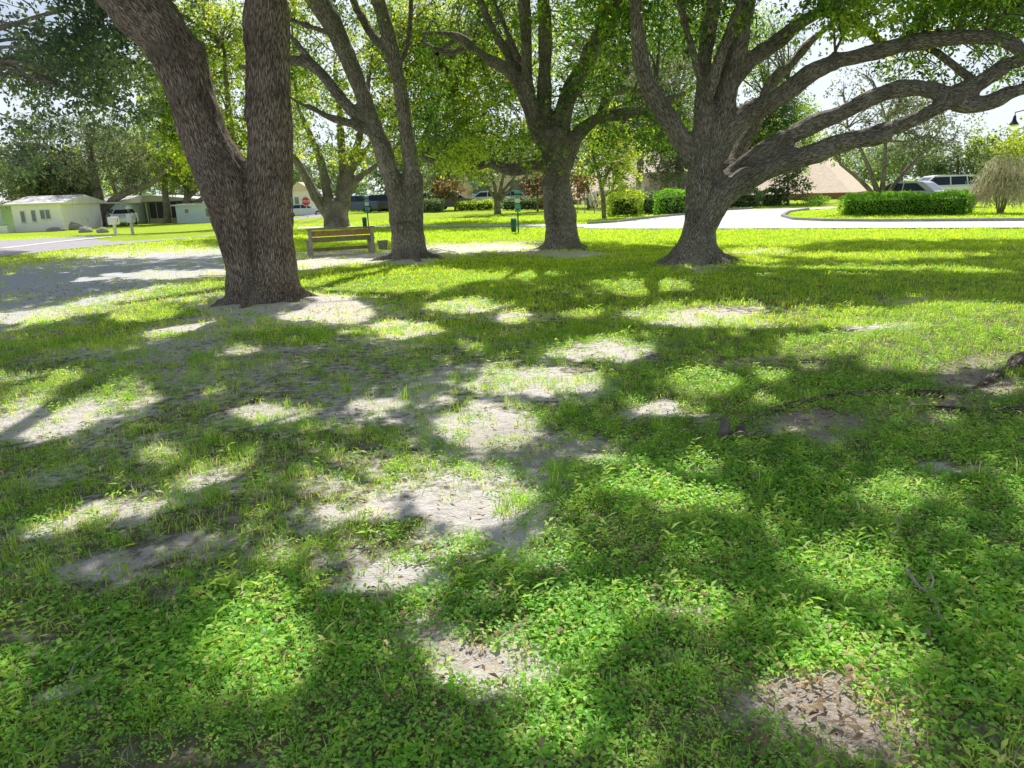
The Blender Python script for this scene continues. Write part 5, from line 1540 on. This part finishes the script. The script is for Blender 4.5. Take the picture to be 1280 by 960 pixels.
# far house with screened porch and carport
t = house(84, 284.5, .05, 5.4, 8, 2.2, 'white house behind the broad oak, bluish shade in its wall colour, with small dark windows', 'shaded_white_wall', 'white_roof', [(1.5, 1.2, .5, .7), (3.0, 1.25, .7, .9), (4.6, 1.2, .6, .9)], .75, .5)
b = gp(150, 280.5)
t = thing('porch_house', b, 'low white-roofed house with a dark screened porch and carport', 'house', None, .04)
m = MB(); m.box((4.2, 5.6, 1.15), (8.6, 3.0, 2.3)); m.build('wall', M['cream_wall'], t)
m = MB(); m.prism([(-.8, 2.3), (9.0, 2.25), (9.0, 2.4), (4.0, 2.95), (-.8, 3.1)], -.6, 7.2); m.build('roof', M['white_roof'], t)
for xx in (0.1, 1.6, 3.1):
    m = MB(); m.box((xx, 0, 1.1), (.14, .14, 2.2)); m.build('carport_post', M['frame_white'], t)
m = MB(); m.box((6.0, .1, 1.32), (5.4, .05, 1.62)); sc_ = m.build('porch_screen', M['screen'], t)
for k in range(8):
    m = MB(); m.box((3.35 + k * .76, .05, 1.32), (.06, .05, 1.64)); m.build('mullion', M['rim'], sc_)
m = MB(); m.box((6.0, .1, .25), (5.5, .12, .5)); m.build('knee_wall', M['cream_wall'], t)
m = MB(); m.box((8.8, 1.4, 1.12), (.12, 2.7, 2.24)); m.build('side_wall', M['white_wall'], t)
house(222, 279.5, .03, 5.0, 6, 1.75, 'plain low pale building right of the screened porch, behind the twisting oak', 'shaded_white_wall', 'white_roof', [(1.1, 1.2, .4, .4), (3.2, 1.0, .4, .8)], .25, .3)
b = gp(8, 291.5)
t = thing('cooling_unit', b, 'pale boxy cooling unit on the ground by the far left house wing', 'cooling unit')
m = MB(); m.box((0, 0, .33), (.85, .8, .66), bevel=.04); m.build('casing', M['frame_white'], t)
m = MB(); m.lathe([(.30, .662), (.28, .69), (.05, .70)], n=18); m.build('fan_grille', M['black_metal'], t)
for k in range(5):
    pass

# peach building with big tiled roof
Yb = 70.0
p0 = pt(700, 250, Yb + 14); p1 = pt(1052, 250, Yb - 2)
d = p1 - p0; rz = math.atan2(d[1], d[0]); ln = float(np.linalg.norm(d[:2]))
z0 = gH(p0[0], p0[1])
t = thing('peach_building', (p0[0], p0[1], z0 - 1.75), 'long low building with a big peach tiled roof behind the driveway', 'building', None, rz)
m = MB(); m.box((ln / 2, 7, 1.1), (ln, 14, 2.2)); m.build('wall', M['cream_wall'], t)
m = MB(); ov = .9; hp = 5.0
vs = [m.bm.verts.new(q) for q in ((-ov, -ov, 2.15), (ln + ov, -ov, 2.15), (ln + ov, 14 + ov, 2.15), (-ov, 14 + ov, 2.15), (hp, 7, 7.2), (ln - hp, 7, 7.2))]
for f in ((0, 3, 2, 1), (0, 1, 5, 4), (2, 3, 4, 5), (1, 2, 5), (3, 0, 4)): m.bm.faces.new([vs[i] for i in f])
rf = m.build('roof', M['peach_roof'], t)
m = MB(); m.box((ln / 2, -ov - .03, 2.06), (ln + 2 * ov, .06, .26)); m.build('fascia', M['fascia'], t)
k = 0
while 2 + k * 3.4 < ln - 1.5:
    win(None, 2 + k * 3.4, 1.15, 1.5, 1.2, parent=t); k += 1

# peach building in the middle with blue sign
Yb = 82.0
p0 = pt(575, 250, Yb); p1 = pt(705, 250, Yb)
ln = float(p1[0] - p0[0]); z0 = gH(p0[0], p0[1])
t = thing('peach_building', (p0[0], p0[1], z0), 'flat-fronted peach building behind the white cars, with a blue sign', 'building')
m = MB(); m.box((ln / 2, 5, 2.4), (ln, 10, 4.8)); m.build('wall', M['peach_wall'], t)
m = MB(); m.box((ln / 2, 5, 4.9), (ln + .5, 10.5, .25)); m.build('parapet', M['cream_wall'], t)
for xx in (2.2, 6.2): win(None, xx, 1.9, 1.6, 1.3, parent=t)
m = MB()
vs = [m.bm.verts.new(q) for q in ((1.2, -.05, 2.75), (3.2, -.05, 2.75), (3.3, -1.0, 2.35), (1.1, -1.0, 2.35))]; m.bm.faces.new(vs)
vs2 = [m.bm.verts.new(q) for q in ((1.1, -1.0, 2.35), (3.3, -1.0, 2.35), (3.3, -1.0, 2.15), (1.1, -1.0, 2.15))]; m.bm.faces.new(vs2)
m.build('awning', M['teal_panel'], t)
sx = (683 - 575) / (705 - 575) * ln
p = pt(683, 250, 70.); b = np.array([p[0], p[1], gH(p[0], p[1])])
t = thing('blue_sign', b, 'blue rectangular sign with pale blue centre, left of the central oak trunk', 'sign')
for s_ in (-.35, .35):
    m = MB(); m.box((s_, .04, 1.0), (.07, .07, 2.0)); m.build('post', M['rim'], t)
m = MB(); m.box((0, 0, 1.95), (1.15, .05, .50), bevel=.01); pn = m.build('panel', M['sign_blue'], t)
m = MB(); m.box((.02, -.03, 1.90), (.85, .012, .24)); m.build('centre_field', M['sign_pale_blue'], pn)
# pinkish gatehouse left of the oak behind the bench
p = pt(364, 250, 96.); b = np.array([p[0], p[1], gH(p[0], p[1])])
t = thing('pink_house', b, 'small pale pink house behind the red stop sign', 'house')
m = MB(); m.box((1.2, 2, 1.5), (2.6, 4, 3.0)); m.build('wall', M['white_wall'], t)
m = MB(); m.prism([(-.4, 3.0), (2.8, 3.0), (1.2, 4.1)], -.4, 4.4); m.build('roof', M['peach_roof'], t)
win(None, .7, 1.8, .5, .9, parent=t); win(None, 1.8, 1.8, .5, .9, parent=t)
# grey annex seen right of the rounded hedges
p = pt(815, 250, 62.); b = np.array([p[0], p[1], gH(p[0], p[1])])
t = thing('peach_annex', b, 'pale peach annex wall behind the hedges left of the long-limbed oak', 'building')
m = MB(); m.box((2.0, 2, 1.3), (4.4, 4, 2.6)); m.build('wall', M['peach_wall'], t)
m = MB(); m.box((2.0, 2, 2.68), (4.8, 4.4, .16)); m.build('roof', M['white_roof'], t)
win(None, 2.4, 1.9, .8, .6, parent=t)

# ------------------------------------------------------------------ sky, sun, camera
w = bpy.data.worlds.new('World'); scene.world = w; w.use_nodes = True
nt = w.node_tree; nt.nodes.clear()
sky = nt.nodes.new('ShaderNodeTexSky'); sky.sky_type = 'NISHITA'; sky.sun_disc = False
sky.sun_elevation = SUN_EL; sky.sun_rotation = SUN_AZ; sky.air_density = 1.0; sky.dust_density = 0.9; sky.ozone_density = 1.0
bg = nt.nodes.new('ShaderNodeBackground'); bg.inputs[1].default_value = .095
ow = nt.nodes.new('ShaderNodeOutputWorld')
tc = nt.nodes.new('ShaderNodeTexCoord')
mp = nt.nodes.new('ShaderNodeMapping'); mp.inputs['Scale'].default_value = (1.6, 1.6, 4.0); nt.links.new(tc.outputs['Generated'], mp.inputs[0])
cl = noise(nt, mp.outputs[0], 2.4, 6, .6)
sx = nt.nodes.new('ShaderNodeSeparateXYZ'); nt.links.new(tc.outputs['Generated'], sx.inputs[0])
low = ramp(nt, sx.outputs['Z'], [(.0, (1, 1, 1)), (.30, (.95, .95, .95)), (.5, (.05, .05, .05))]).outputs[0]
cm = math_n(nt, 'MULTIPLY', ramp(nt, cl, [(.30, (.15, .15, .15)), (.50, (1, 1, 1))]).outputs[0], low)
skc = mixc(nt, cm, sky.outputs[0], (10.0, 10.8, 12.0))
nt.links.new(skc, bg.inputs[0]); nt.links.new(bg.outputs[0], ow.inputs[0])
sl = bpy.data.lights.new('sun', 'SUN'); sl.energy = 5.0; sl.angle = math.radians(.5); sl.color = (1, .965, .9)
so = bpy.data.objects.new('sun', sl); C.objects.link(so)
so.rotation_euler = Vector(SUN).to_track_quat('Z', 'Y').to_euler()

cd = bpy.data.cameras.new('camera'); cd.sensor_width = 36; cd.lens = F / 1280 * 36; cd.clip_start = .05; cd.clip_end = 2000
co = bpy.data.objects.new('camera', cd); C.objects.link(co)
mw = Matrix(((rt[0], up[0], -fw[0], CAM[0]), (rt[1], up[1], -fw[1], CAM[1]), (rt[2], up[2], -fw[2], CAM[2]), (0, 0, 0, 1)))
co.matrix_world = mw
scene.camera = co
scene.view_settings.view_transform = 'Standard'; scene.view_settings.look = 'None'; scene.view_settings.exposure = 0; scene.view_settings.gamma = 1
scene.render.engine = 'CYCLES'
scene.cycles.max_bounces = 8; scene.cycles.diffuse_bounces = 4; scene.cycles.transmission_bounces = 4; scene.cycles.glossy_bounces = 2
scene.cycles.use_denoising = True
